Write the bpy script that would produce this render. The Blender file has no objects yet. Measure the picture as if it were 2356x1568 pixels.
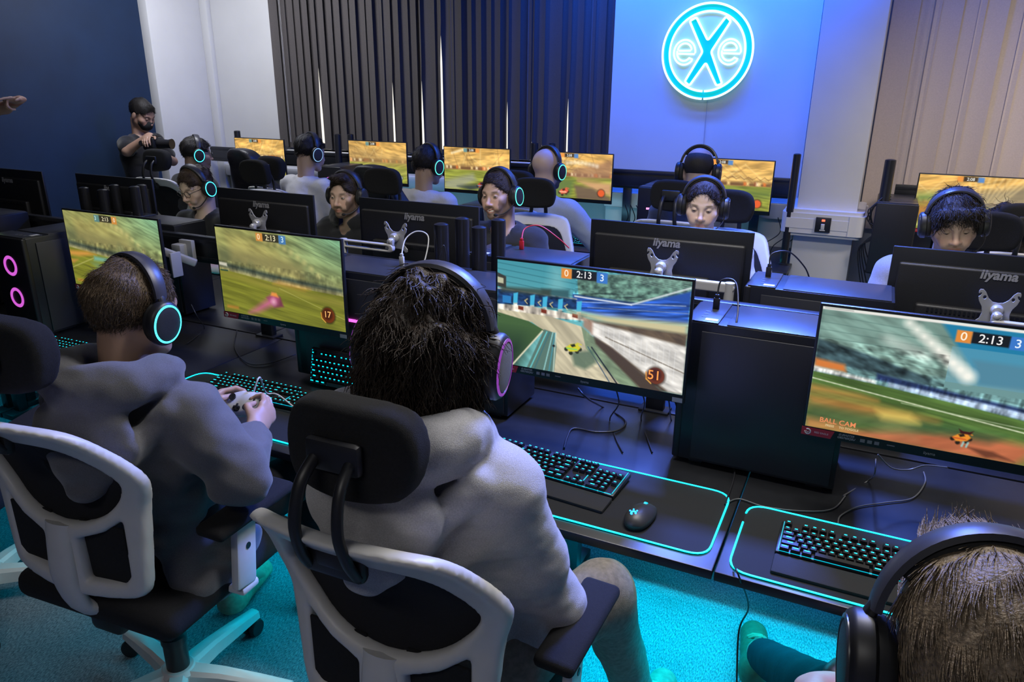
import bpy, bmesh, math, random
import numpy as np
from mathutils import Vector, Matrix, Euler
R = math.radians
sc = bpy.context.scene
COL = sc.collection
rng = np.random.default_rng(7)
random.seed(7)

# ------------------------------------------------------------------ camera model (also used to turn a measured pixel + a depth into a place)
CAM_F, CAM_TH, CAM_A, CAM_ROLL, CAM_H = 1690.0, R(19), R(25.8), R(.5), 1.75
_F = np.array([-math.sin(CAM_A)*math.cos(CAM_TH), math.cos(CAM_A)*math.cos(CAM_TH), -math.sin(CAM_TH)])
_R0 = np.array([math.cos(CAM_A), math.sin(CAM_A), 0.0]); _U0 = np.cross(_R0, _F)
_RR = _R0*math.cos(CAM_ROLL)+_U0*math.sin(CAM_ROLL); _UU = _U0*math.cos(CAM_ROLL)-_R0*math.sin(CAM_ROLL)
def ray(x, y): return _F*CAM_F + _RR*(x-1178) - _UU*(y-784)
def atY(x, y, Y): d = ray(x, y); p = np.array([0, 0, CAM_H])+d*(Y/d[1]); return Vector(p)
def atZ(x, y, Z): d = ray(x, y); p = np.array([0, 0, CAM_H])+d*((Z-CAM_H)/d[2]); return Vector(p)
def atX(x, y, X): d = ray(x, y); p = np.array([0, 0, CAM_H])+d*(X/d[0]); return Vector(p)

# ------------------------------------------------------------------ materials
MATS = {}
def mat(name, col, rough=.5, metal=0, spec=.5, noise=0, nscale=60, bump=0, bscale=200, emit=None, estr=0, sheen=0, coat=0):
    if name in MATS: return MATS[name]
    m = bpy.data.materials.new(name); m.use_nodes = True
    nt = m.node_tree; b = nt.nodes['Principled BSDF']
    b.inputs['Base Color'].default_value = (*col, 1); b.inputs['Roughness'].default_value = rough
    b.inputs['Metallic'].default_value = metal; b.inputs['Specular IOR Level'].default_value = spec
    if sheen: b.inputs['Sheen Weight'].default_value = sheen
    if coat: b.inputs['Coat Weight'].default_value = coat
    tc = nt.nodes.new('ShaderNodeTexCoord')
    if noise:
        n = nt.nodes.new('ShaderNodeTexNoise'); n.inputs['Scale'].default_value = nscale; n.inputs['Detail'].default_value = 4
        nt.links.new(tc.outputs['Object'], n.inputs['Vector'])
        r = nt.nodes.new('ShaderNodeValToRGB'); e = r.color_ramp.elements
        e[0].position = .3; e[1].position = .7
        e[0].color = (*[max(0, c*(1-noise)) for c in col], 1); e[1].color = (*[min(1, c*(1+noise)) for c in col], 1)
        nt.links.new(n.outputs['Fac'], r.inputs['Fac']); nt.links.new(r.outputs['Color'], b.inputs['Base Color'])
    if bump:
        n2 = nt.nodes.new('ShaderNodeTexNoise'); n2.inputs['Scale'].default_value = bscale; n2.inputs['Detail'].default_value = 3
        nt.links.new(tc.outputs['Object'], n2.inputs['Vector'])
        bp = nt.nodes.new('ShaderNodeBump'); bp.inputs['Strength'].default_value = bump; bp.inputs['Distance'].default_value = .004
        nt.links.new(n2.outputs['Fac'], bp.inputs['Height']); nt.links.new(bp.outputs['Normal'], b.inputs['Normal'])
    if emit:
        b.inputs['Emission Color'].default_value = (*emit, 1); b.inputs['Emission Strength'].default_value = estr
    MATS[name] = m
    return m
def glow(name, col, strength): return mat(name, (.02, .02, .02), .5, emit=col, estr=strength)
def attr_mat(name, rough=.5, emission=0, attr='Col', bump=0, sss=0):
    if name in MATS: return MATS[name]
    m = bpy.data.materials.new(name); m.use_nodes = True
    nt = m.node_tree; b = nt.nodes['Principled BSDF']
    a = nt.nodes.new('ShaderNodeAttribute'); a.attribute_name = attr
    b.inputs['Roughness'].default_value = rough
    if emission:
        b.inputs['Base Color'].default_value = (.01, .01, .01, 1); b.inputs['Specular IOR Level'].default_value = .3
        nt.links.new(a.outputs['Color'], b.inputs['Emission Color']); b.inputs['Emission Strength'].default_value = emission
    else: nt.links.new(a.outputs['Color'], b.inputs['Base Color'])
    if sss: b.inputs['Subsurface Weight'].default_value = sss; b.inputs['Subsurface Radius'].default_value = (.01, .004, .002)
    if bump:
        tc = nt.nodes.new('ShaderNodeTexCoord'); n2 = nt.nodes.new('ShaderNodeTexNoise'); n2.inputs['Scale'].default_value = 300
        nt.links.new(tc.outputs['Object'], n2.inputs['Vector'])
        bp = nt.nodes.new('ShaderNodeBump'); bp.inputs['Strength'].default_value = bump; bp.inputs['Distance'].default_value = .002
        nt.links.new(n2.outputs['Fac'], bp.inputs['Height']); nt.links.new(bp.outputs['Normal'], b.inputs['Normal'])
    MATS[name] = m
    return m

# ------------------------------------------------------------------ objects
def thing(name, label, cat, loc=(0, 0, 0), rotz=0, group=None, rot=None, scale=1):
    o = bpy.data.objects.new(name, None); COL.objects.link(o); o.empty_display_size = .05
    o.location = loc; o.rotation_euler = rot if rot is not None else (0, 0, rotz); o.scale = (scale,)*3
    o['label'] = label; o['category'] = cat
    if group: o['group'] = group
    return o
def tag(o, label, cat, group=None, kind=None):
    o['label'] = label; o['category'] = cat
    if group: o['group'] = group
    if kind: o['kind'] = kind
    return o
def structure(o, label=None, cat='wall'):
    o['kind'] = 'structure'
    if label: o['label'] = label; o['category'] = cat
    return o
def dup(root, loc=None, rotz=None, label=None, group=None, parent=None, rot=None, scale=None):
    c = root.copy(); COL.objects.link(c)
    if parent is not None: c.parent = parent
    if loc is not None: c.location = loc
    if rotz is not None: c.rotation_euler = (0, 0, rotz)
    if rot is not None: c.rotation_euler = rot
    if scale is not None: c.scale = (scale,)*3 if not hasattr(scale, '__len__') else scale
    if label: c['label'] = label
    if group: c['group'] = group
    for ch in root.children: dup(ch, parent=c)
    return c
def mk(name, V, F, mats, parent=None, smooth=True, fm=None, loc=None):
    me = bpy.data.meshes.new(name); me.from_pydata(V if isinstance(V, list) else V.tolist(), [], F if isinstance(F, list) else F.tolist())
    for m in (mats if isinstance(mats, (list, tuple)) else [mats]): me.materials.append(m)
    if fm is not None: me.polygons.foreach_set('material_index', np.asarray(fm, np.int32))
    if smooth is True: me.polygons.foreach_set('use_smooth', np.ones(len(me.polygons), bool))
    elif smooth: 
        me.polygons.foreach_set('use_smooth', np.ones(len(me.polygons), bool)); me.set_sharp_from_angle(angle=R(smooth))
    me.update()
    o = bpy.data.objects.new(name, me); COL.objects.link(o)
    if parent is not None: o.parent = parent
    if loc is not None: o.location = loc
    return o

class MB:
    def __init__(s): s.V, s.F, s.M = [], [], []
    def add(s, V, F, m=0, T=None):
        n = len(s.V)
        for v in V: s.V.append(tuple(T @ Vector(v)) if T is not None else tuple(v))
        for f in F: s.F.append(tuple(n+i for i in f)); s.M.append(m)
        return s
    def box(s, c, sz, bev=0, m=0, T=None, seg=2, rot=None):
        bm = bmesh.new(); bmesh.ops.create_cube(bm, size=1)
        bmesh.ops.scale(bm, vec=sz, verts=bm.verts)
        if bev: bmesh.ops.bevel(bm, geom=bm.edges[:], offset=min(bev, min(sz)*.49), segments=seg, affect='EDGES', profile=.5)
        X = Matrix.Translation(c)
        if rot is not None: X = X @ Euler(rot).to_matrix().to_4x4()
        if T is not None: X = T @ X
        bm.verts.index_update()
        s.add([v.co for v in bm.verts], [[v.index for v in f.verts] for f in bm.faces], m, X); bm.free(); return s
    def tube(s, P, r, n=8, m=0, T=None, caps=True, sx=1, up=None):
        P = [Vector(p) for p in P]; k = len(P)
        rr = r if hasattr(r, '__len__') else [r]*k
        V, F = [], []; pr = None
        for i, p in enumerate(P):
            t = (P[min(i+1, k-1)]-P[max(i-1, 0)]).normalized()
            if pr is None:
                u = Vector(up) if up is not None else (Vector((0, 0, 1)) if abs(t.z) < .9 else Vector((1, 0, 0)))
            else: u = pr
            a = (u-t*u.dot(t)).normalized(); b = t.cross(a); pr = a
            for j in range(n):
                th = 2*math.pi*j/n; V.append(p+(a*math.cos(th)*sx+b*math.sin(th))*rr[i])
        for i in range(k-1):
            for j in range(n): F.append((i*n+j, i*n+(j+1) % n, (i+1)*n+(j+1) % n, (i+1)*n+j))
        if caps: F.append(tuple(range(n))[::-1]); F.append(tuple((k-1)*n+j for j in range(n)))
        return s.add(V, F, m, T)
    def lathe(s, prof, n=24, m=0, T=None, ax=1, ay=1):
        V, F = [], []; k = len(prof)
        for r, z in prof:
            for j in range(n): th = 2*math.pi*j/n; V.append((r*ax*math.cos(th), r*ay*math.sin(th), z))
        for i in range(k-1):
            for j in range(n): F.append((i*n+j, i*n+(j+1) % n, (i+1)*n+(j+1) % n, (i+1)*n+j))
        F.append(tuple(range(n))[::-1]); F.append(tuple((k-1)*n+j for j in range(n)))
        return s.add(V, F, m, T)
    def prism(s, poly, z0, z1, m=0, T=None):
        n = len(poly); V = [(x, y, z0) for x, y in poly]+[(x, y, z1) for x, y in poly]
        F = [tuple(range(n))[::-1], tuple(range(n, 2*n))]+[(i, (i+1) % n, n+(i+1) % n, n+i) for i in range(n)]
        return s.add(V, F, m, T)
    def ball(s, c, r, m=0, T=None, n=12):
        rr = r if hasattr(r, '__len__') else (r, r, r)
        V = [(c[0], c[1], c[2]-rr[2])]; F = []
        k = n//2
        for i in range(1, k):
            ph = -math.pi/2+math.pi*i/k
            for j in range(n):
                th = 2*math.pi*j/n; V.append((c[0]+rr[0]*math.cos(ph)*math.cos(th), c[1]+rr[1]*math.cos(ph)*math.sin(th), c[2]+rr[2]*math.sin(ph)))
        V.append((c[0], c[1], c[2]+rr[2])); L = len(V)-1
        for j in range(n): F.append((0, 1+(j+1) % n, 1+j)); F.append((L, L-n+j, L-n+(j+1) % n))
        for i in range(k-2):
            for j in range(n): a = 1+i*n; F.append((a+j, a+(j+1) % n, a+n+(j+1) % n, a+n+j))
        return s.add(V, F, m, T)
    def build(s, name, mats, parent=None, smooth=35, loc=None): return mk(name, s.V, s.F, mats, parent, smooth, s.M, loc)

def spline(P, n=8):
    P = [Vector(p) for p in P]; out = []
    for i in range(len(P)-1):
        p0 = P[max(i-1, 0)]; p1 = P[i]; p2 = P[i+1]; p3 = P[min(i+2, len(P)-1)]
        for j in range(n):
            t = j/n; out.append(.5*((2*p1)+(p2-p0)*t+(2*p0-5*p1+4*p2-p3)*t*t+(3*p1-p0-3*p2+p3)*t*t*t))
    out.append(P[-1]); return out

def text(name, body, size, m, parent, T, extrude=.0004, bold=0, shear=0, spacing=1, align='CENTER'):
    cu = bpy.data.curves.new(name, 'FONT'); cu.body = body; cu.size = size; cu.extrude = extrude; cu.offset = bold; cu.shear = shear
    cu.space_character = spacing; cu.align_x = align; cu.align_y = 'CENTER'; cu.resolution_u = 4
    t = bpy.data.objects.new(name, cu); COL.objects.link(t)
    dg = bpy.context.evaluated_depsgraph_get(); me = bpy.data.meshes.new_from_object(t.evaluated_get(dg))
    bpy.data.objects.remove(t); bpy.data.curves.remove(cu)
    me.transform(T); me.materials.clear(); me.materials.append(m); me.name = name
    o = bpy.data.objects.new(name, me); COL.objects.link(o); o.parent = parent
    return o

# ------------------------------------------------------------------ signed distance shapes -> one continuous mesh
def ssm(a, b, k):
    if k <= 0: return np.minimum(a, b)
    h = np.clip(.5+.5*(b-a)/k, 0, 1); return b+(a-b)*h-k*h*(1-h)
def cap(a, b, ra, rb=None, k=.02, flat=None, op='+'): return ('cap', np.array(a, float), np.array(b, float), ra, ra if rb is None else rb, k, flat, op)
def ell(c, r, k=.02, rot=None, op='+'): return ('ell', np.array(c, float), np.array(r, float), rot, k, op)
def fun(f, lo, hi, k=.0, op='+'): return ('fun', f, np.array(lo, float), np.array(hi, float), k, op)
def axes_grid(lo, hi, vox, fine=()):
    out = []
    for d in range(3):
        x = lo[d]; xs = [x]
        while x < hi[d]:
            h = vox
            for (flo, fhi, fv) in fine:
                if flo[d]-vox < x < fhi[d]: h = min(h, fv)
            x += h; xs.append(x)
        out.append(np.array(xs, np.float32))
    return out
def transform_prims(prims, M):
    out = []; M3 = np.array(M.to_3x3()); t = np.array(M.translation)
    s = np.linalg.norm(M3[:, 0])
    for p in prims:
        if p[0] == 'cap': out.append(('cap', M3@p[1]+t, M3@p[2]+t, p[3]*s, p[4]*s, p[5]*s, None if p[6] is None else (M3@np.array(p[6][0])/s, p[6][1]), p[7]))
        elif p[0] == 'ell':
            r = M3/s if p[3] is None else (M3/s)@p[3]
            out.append(('ell', M3@p[1]+t, p[2]*s, r, p[4]*s, p[5]))
    return out
def sdf_mesh(prims, vox, fine=(), disp=None, lo=None, hi=None):
    los, his = [], []
    for p in prims:
        if p[0] == 'cap':
            r = max(p[3], p[4])*(1 if p[6] is None else max(1, p[6][1])); los.append(np.minimum(p[1], p[2])-r); his.append(np.maximum(p[1], p[2])+r)
        elif p[0] == 'ell': r = p[2].max(); los.append(p[1]-r); his.append(p[1]+r)
        else: los.append(p[2]); his.append(p[3])
    adds = [i for i, p in enumerate(prims) if p[-1] == '+']
    if lo is None: lo = np.min([los[i] for i in adds], 0)-vox*2.5-.012
    if hi is None: hi = np.max([his[i] for i in adds], 0)+vox*2.5+.012
    ax = axes_grid(lo, hi, vox, fine); X, Y, Z = ax
    Fd = np.full((len(X), len(Y), len(Z)), .5, np.float32)
    for p, l, h in zip(prims, los, his):
        k = p[5] if p[0] == 'cap' else p[4]
        mg = max(k, vox*3)+.012
        i = [slice(max(0, np.searchsorted(ax[d], l[d]-mg)-1), np.searchsorted(ax[d], h[d]+mg)+1) for d in range(3)]
        x = X[i[0]][:, None, None]; y = Y[i[1]][None, :, None]; z = Z[i[2]][None, None, :]
        if x.size == 0 or y.size == 0 or z.size == 0: continue
        if p[0] == 'cap':
            a, b, ra, rb, flat = p[1], p[2], p[3], p[4], p[6]
            ba = b-a; L = max(float(ba@ba), 1e-9)
            px, py, pz = x-a[0], y-a[1], z-a[2]
            hh = np.clip((px*ba[0]+py*ba[1]+pz*ba[2])/L, 0, 1)
            qx, qy, qz = px-hh*ba[0], py-hh*ba[1], pz-hh*ba[2]
            if flat is not None:
                nrm, s = np.array(flat[0], float), flat[1]; nn = qx*nrm[0]+qy*nrm[1]+qz*nrm[2]; g = nn*(1/s-1)
                qx, qy, qz = qx+g*nrm[0], qy+g*nrm[1], qz+g*nrm[2]
            d = np.sqrt(qx*qx+qy*qy+qz*qz)-(ra+(rb-ra)*hh)
            if flat is not None: d = d*min(1, flat[1])
        elif p[0] == 'ell':
            c, r, ro = p[1], p[2], p[3]
            px, py, pz = x-c[0], y-c[1], z-c[2]
            if ro is not None: px, py, pz = (px*ro[0, 0]+py*ro[1, 0]+pz*ro[2, 0]), (px*ro[0, 1]+py*ro[1, 1]+pz*ro[2, 1]), (px*ro[0, 2]+py*ro[1, 2]+pz*ro[2, 2])
            k0 = np.sqrt((px/r[0])**2+(py/r[1])**2+(pz/r[2])**2); k1 = np.sqrt((px/r[0]**2)**2+(py/r[1]**2)**2+(pz/r[2]**2)**2)+1e-9
            d = k0*(k0-1)/k1
        else: d = p[1](x, y, z)
        S = Fd[i[0], i[1], i[2]]; d = np.broadcast_to(d, S.shape)
        if p[-1] == '+': Fd[i[0], i[1], i[2]] = ssm(S, d, k)
        elif p[-1] == '-': Fd[i[0], i[1], i[2]] = -ssm(-S, d, k)
        else: Fd[i[0], i[1], i[2]] = -ssm(-S, -d, k)      # intersection (only where the box reaches)
    if disp is not None: Fd = Fd+disp(X[:, None, None], Y[None, :, None], Z[None, None, :]).astype(np.float32)
    return nets(Fd, ax)
def nets(Fd, ax):
    ins = Fd < 0
    c = [ins[a:Fd.shape[0]-1+a, b:Fd.shape[1]-1+b, d:Fd.shape[2]-1+d] for a in (0, 1) for b in (0, 1) for d in (0, 1)]
    s = sum(q.astype(np.int8) for q in c); act = (s > 0) & (s < 8)
    idx = np.argwhere(act); n = len(idx)
    vid = -np.ones(act.shape, np.int64); vid[tuple(idx.T)] = np.arange(n)
    cr = [(a, b, d) for a in (0, 1) for b in (0, 1) for d in (0, 1)]
    val = {q: Fd[idx[:, 0]+q[0], idx[:, 1]+q[1], idx[:, 2]+q[2]] for q in cr}
    P = {q: np.stack([ax[d][idx[:, d]+q[d]] for d in range(3)], 1) for q in cr}
    acc = np.zeros((n, 3)); cnt = np.zeros(n)
    for q in cr:
        for d in range(3):
            if q[d] == 0:
                q2 = tuple(q[e]+(e == d) for e in range(3)); a, b = val[q], val[q2]
                m = (a < 0) != (b < 0); t = np.where(m, a/np.where(m, a-b, 1), 0)
                acc += np.where(m[:, None], P[q]+(P[q2]-P[q])*t[:, None], 0); cnt += m
    V = acc/np.maximum(cnt, 1)[:, None]
    Fs = []
    for d in range(3):
        e, f = (d+1) % 3, (d+2) % 3
        sl0 = [slice(None)]*3; sl1 = [slice(None)]*3; sl0[d] = slice(0, -1); sl1[d] = slice(1, None)
        a, b = ins[tuple(sl0)], ins[tuple(sl1)]; ch = np.argwhere(a != b)
        ok = (ch[:, e] > 0) & (ch[:, f] > 0) & (ch[:, e] < act.shape[e]) & (ch[:, f] < act.shape[f]); ch = ch[ok]
        if not len(ch): continue
        def g(de, df):
            q = ch.copy(); q[:, e] -= de; q[:, f] -= df; return vid[tuple(q.T)]
        quad = np.stack([g(1, 1), g(0, 1), g(0, 0), g(1, 0)], 1)
        inside = a[tuple(ch.T)]; quad[~inside] = quad[~inside][:, ::-1]
        Fs.append(quad)
    Fq = np.concatenate(Fs); Fq = Fq[(Fq >= 0).all(1)]
    return V, Fq
def relax(V, Fq, it=1, w=.5):
    n = len(V)
    for _ in range(it):
        acc = np.zeros((n, 3)); cnt = np.zeros(n)
        for a, b in ((0, 1), (1, 2), (2, 3), (3, 0)):
            for u, v in ((a, b), (b, a)):
                for d in range(3): acc[:, d] += np.bincount(Fq[:, u], V[Fq[:, v], d], n)
                cnt += np.bincount(Fq[:, u], minlength=n)
        V = V*(1-w)+w*acc/np.maximum(cnt, 1)[:, None]
    return V
def sdf_obj(name, prims, vox, m, parent, fine=(), disp=None, it=1, color=None, w=.5):
    V, Fq = sdf_mesh(prims, vox, fine, disp)
    if it: V = relax(V, Fq, it, w)
    o = mk(name, V, Fq, m, parent, True)
    if color is not None: set_col(o, color(V))
    return o
def set_col(o, C):
    at = o.data.color_attributes.new('Col', 'FLOAT_COLOR', 'POINT')
    C = np.asarray(C, np.float32)
    if C.shape[1] == 3: C = np.concatenate([C, np.ones((len(C), 1), np.float32)], 1)
    at.data.foreach_set('color', C.ravel())
def wob(seed, amp, f):
    g = np.random.default_rng(seed); K = g.normal(size=(7, 3))*np.array(f); ph = g.uniform(0, 6.28, 7); am = g.uniform(.5, 1, 7); am = am/am.sum()
    def fn(x, y, z):
        s = 0
        for k, p, a in zip(K, ph, am): s = s+a*np.sin(x*k[0]+y*k[1]+z*k[2]+p)
        return amp*s
    return fn
# ------------------------------------------------------------------ people
def head_prims(smile=0, jaw=1, nose=1, chin=0):
    P = [ell((0, -.012, .034), (.076, .099, .083), .04), ell((0, .028, -.02), (.063*jaw, .064, .088), .03)]
    for s in (-1, 1):
        P += [cap((s*.05*jaw, .0, -.058), (s*.014, .072, -.098-chin), .022, .017, .028),
              ell((s*.047, .062, -.028), (.022, .022, .019), .03), cap((s*.042, .074, .019), (s*.012, .086, .014), .010, .009, .016),
              ell((s*.078, -.006, -.018), (.008, .018, .032), .01), ell((s*.030, .078, -.055), (.022, .018, .022), .02)]
    for s in (-1, 1):
        P += [ell((s*.032, .097, .000), (.018, .015, .0115), .012, op='-'), ell((s*.032, .0785, -.001), (.0145, .0115, .0125), .003)]
    P += [cap((0, .086, .012), (0, .108*1, -.034), .0075, .0105*nose, .011), ell((0, .112, -.038), (.0115*nose, .011, .010), .008)]
    for s in (-1, 1): P += [ell((s*.0125*nose, .100, -.042), (.008, .009, .007), .007)]
    for s in (-1, 1): P += [ell((s*.006*nose, .107, -.0485), (.004, .005, .004), .003, op='-')]
    w = 1+.35*smile
    P += [cap((-.018*w, .084-.004*smile, -.068+.006*smile), (0, .096, -.0665), .0055, .0065, .006), cap((.018*w, .084-.004*smile, -.068+.006*smile), (0, .096, -.0665), .0055, .0065, .006),
          cap((-.014*w, .084, -.0775+.003*smile), (0, .0945, -.079-.003*smile), .006, .0075, .006), cap((.014*w, .084, -.0775+.003*smile), (0, .0945, -.079-.003*smile), .006, .0075, .006)]
    o = .0012+.003*smile
    P += [cap((-.021*w, .089-.006*smile, -.0715+.006*smile), (0, .102, -.0725), o*.6, o, .003, op='-'), cap((.021*w, .089-.006*smile, -.0715+.006*smile), (0, .102, -.0725), o*.6, o, .003, op='-')]
    P += [ell((0, .076, -.101-chin), (.02, .016, .015), .02)]
    return P
def hand_prims(M, s=1, curl=(.5, .6, .6), spread=.05, thumb=((.052, .05, -.016), (.058, .082, -.026)), k=.006):
    Z = Vector((0, 0, 1)); P = []
    def T(p): return np.array(M @ Vector(p))
    nz = np.array((M.to_3x3() @ Z).normalized()); sc_ = M.to_scale()[0]
    P.append(('cap', T((0, .022, 0)), T((0, .07, 0)), .031*sc_, .035*sc_, .012*sc_, (nz, .42), '+'))
    P.append(('cap', T((0, -.02, 0)), T((0, .02, 0)), .024*sc_, .028*sc_, .015*sc_, (nz, .62), '+'))
    B = [(.028, .086, (.043, .026, .020), .0088), (.0095, .091, (.047, .030, .022), .0090), (-.009, .088, (.044, .027, .021), .0086), (-.026, .078, (.034, .021, .018), .0076)]
    for i, (bx, by, L, r) in enumerate(B):
        cu = curl[i] if hasattr(curl[0], '__len__') else curl
        p = Vector((s*bx, by-.012, 0)); a = 0; q = Vector((s*bx, by, 0)); P.append(('cap', T(p), T(q), r*sc_*1.05, r*sc_, k*sc_, None, '+')); p = q
        for j in range(3):
            a += cu[j]; d = Vector((s*bx*spread*20*.12/.03*.25, math.cos(a), -math.sin(a))); d.normalize(); q = p+d*L[j]
            P.append(('cap', T(p), T(q), r*sc_*(1-.1*j), r*sc_*(.93-.12*j), k*.5*sc_, None, '+')); p = q
    t0 = Vector((s*.022, .018, -.006)); t1 = Vector((s*thumb[0][0], thumb[0][1], thumb[0][2])); t2 = Vector((s*thumb[1][0], thumb[1][1], thumb[1][2]))
    P.append(('cap', T(t0), T(t1), .0145*sc_, .0105*sc_, .01*sc_, None, '+')); P.append(('cap', T(t1), T(t2), .0102*sc_, .0082*sc_, .004*sc_, None, '+'))
    return P
def basis(org, fwd, up):
    f = Vector(fwd).normalized(); u = Vector(up); u = (u-f*u.dot(f)).normalized(); x = f.cross(u)
    return Matrix(((x.x, f.x, u.x, org[0]), (x.y, f.y, u.y, org[1]), (x.z, f.z, u.z, org[2]), (0, 0, 0, 1)))
def strands(V, N, count, length, dirf, r=.0006, segs=5, curl=0, curlf=60, lift=.25, seed=1, lenvar=.4, jit=.28):
    g = np.random.default_rng(seed); i = g.integers(0, len(V), count); p = V[i]-N[i]*.002; n = N[i]
    L = length*(1+lenvar*g.uniform(-1, 1, count)); d = dirf(p)+g.normal(size=(count, 3))*jit
    d -= n*(d*n).sum(1)[:, None]*.9; d += n*lift; d /= np.linalg.norm(d, axis=1)[:, None]+1e-9
    b = np.cross(n, d); b /= np.linalg.norm(b, axis=1)[:, None]+1e-9
    ph = g.uniform(0, 6.28, count); am = curl*g.uniform(.4, 1.2, count); fr = curlf*g.uniform(.7, 1.3, count)
    pts = []
    for j in range(segs+1):
        t = j/segs; q = p+d*(L*t)[:, None]-n*(lift*L*t*t*.7)[:, None]
        if curl: q = q+b*(am*np.sin(fr*L*t+ph)*min(1, t*3))[:, None]+n*(am*(np.cos(fr*L*t+ph)+.3)*min(1, t*3))[:, None]
        pts.append(q)
    VV = []; 
    for j in range(segs+1):
        w = r*(1-.75*(j/segs)**2)
        for th in (0, 2.1, 4.2): VV.append(pts[j]+b*w*math.cos(th)+n*w*math.sin(th))
    VV = np.stack(VV, 1).reshape(-1, 3); m = (segs+1)*3; base = np.arange(count)[:, None]*m; Fq = []
    for j in range(segs):
        for a in range(3):
            c = (a+1) % 3; Fq.append(base+np.array([[j*3+a, j*3+c, j*3+3+c, j*3+3+a]]))
    return VV, np.concatenate(Fq)
def hair_prims(style):
    top = dict(short=(.081, .104, .089), crop=(.0805, .1035, .0885), curly=(.091, .116, .101), fringe=(.087, .112, .094), quiff=(.082, .106, .096))[style]
    P = [ell((0, -.013, .035), top, .01)]
    if style == 'curly':
        g = np.random.default_rng(5)
        for _ in range(70):
            th, ph = g.uniform(0, 6.28), g.uniform(-1.1, 1.5); c = np.array((.088*math.cos(th)*math.cos(ph), -.02+.108*math.sin(th)*math.cos(ph), .032+.098*math.sin(ph)))
            if c[1] > .055 and c[2] < .07: continue
            P.append(ell(c, np.array((.025, .025, .025))*g.uniform(.75, 1.25), .012))
        P += [ell((0, -.085, -.06), (.085, .045, .075), .03), ell((0, -.08, -.12), (.06, .035, .05), .03), ell((-.08, -.04, -.05), (.035, .06, .075), .02), ell((.08, -.045, -.05), (.03, .055, .075), .02)]
    if style == 'quiff': P.append(ell((0, .06, .1), (.055, .042, .026), .02))
    if style == 'fringe': P += [ell((s, .082, .070), (.026, .022, .024), .014) for s in (-.055, -.02, .015, .05)]
    P.append(ell((0, .125, -.025), (.083, .085, .118 if style == 'crop' else .104 if style not in ('fringe', 'curly') else .08 if style == 'fringe' else .088), .012, op='-'))
    if style != 'curly':
        P.append(fun(lambda x, y, z: np.maximum(z+.045-.6*np.clip(-y-.05, 0, 1)*-1.0, -1)+0*x, (-.2, -.2, -.3), (.2, .2, .2), .01, '-'))
        for s in (-1, 1): P.append(ell((s*.085, .04, -.055), (.035, .06, .06), .012, op='-'))
    return P
HEADSETS = {}
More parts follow.
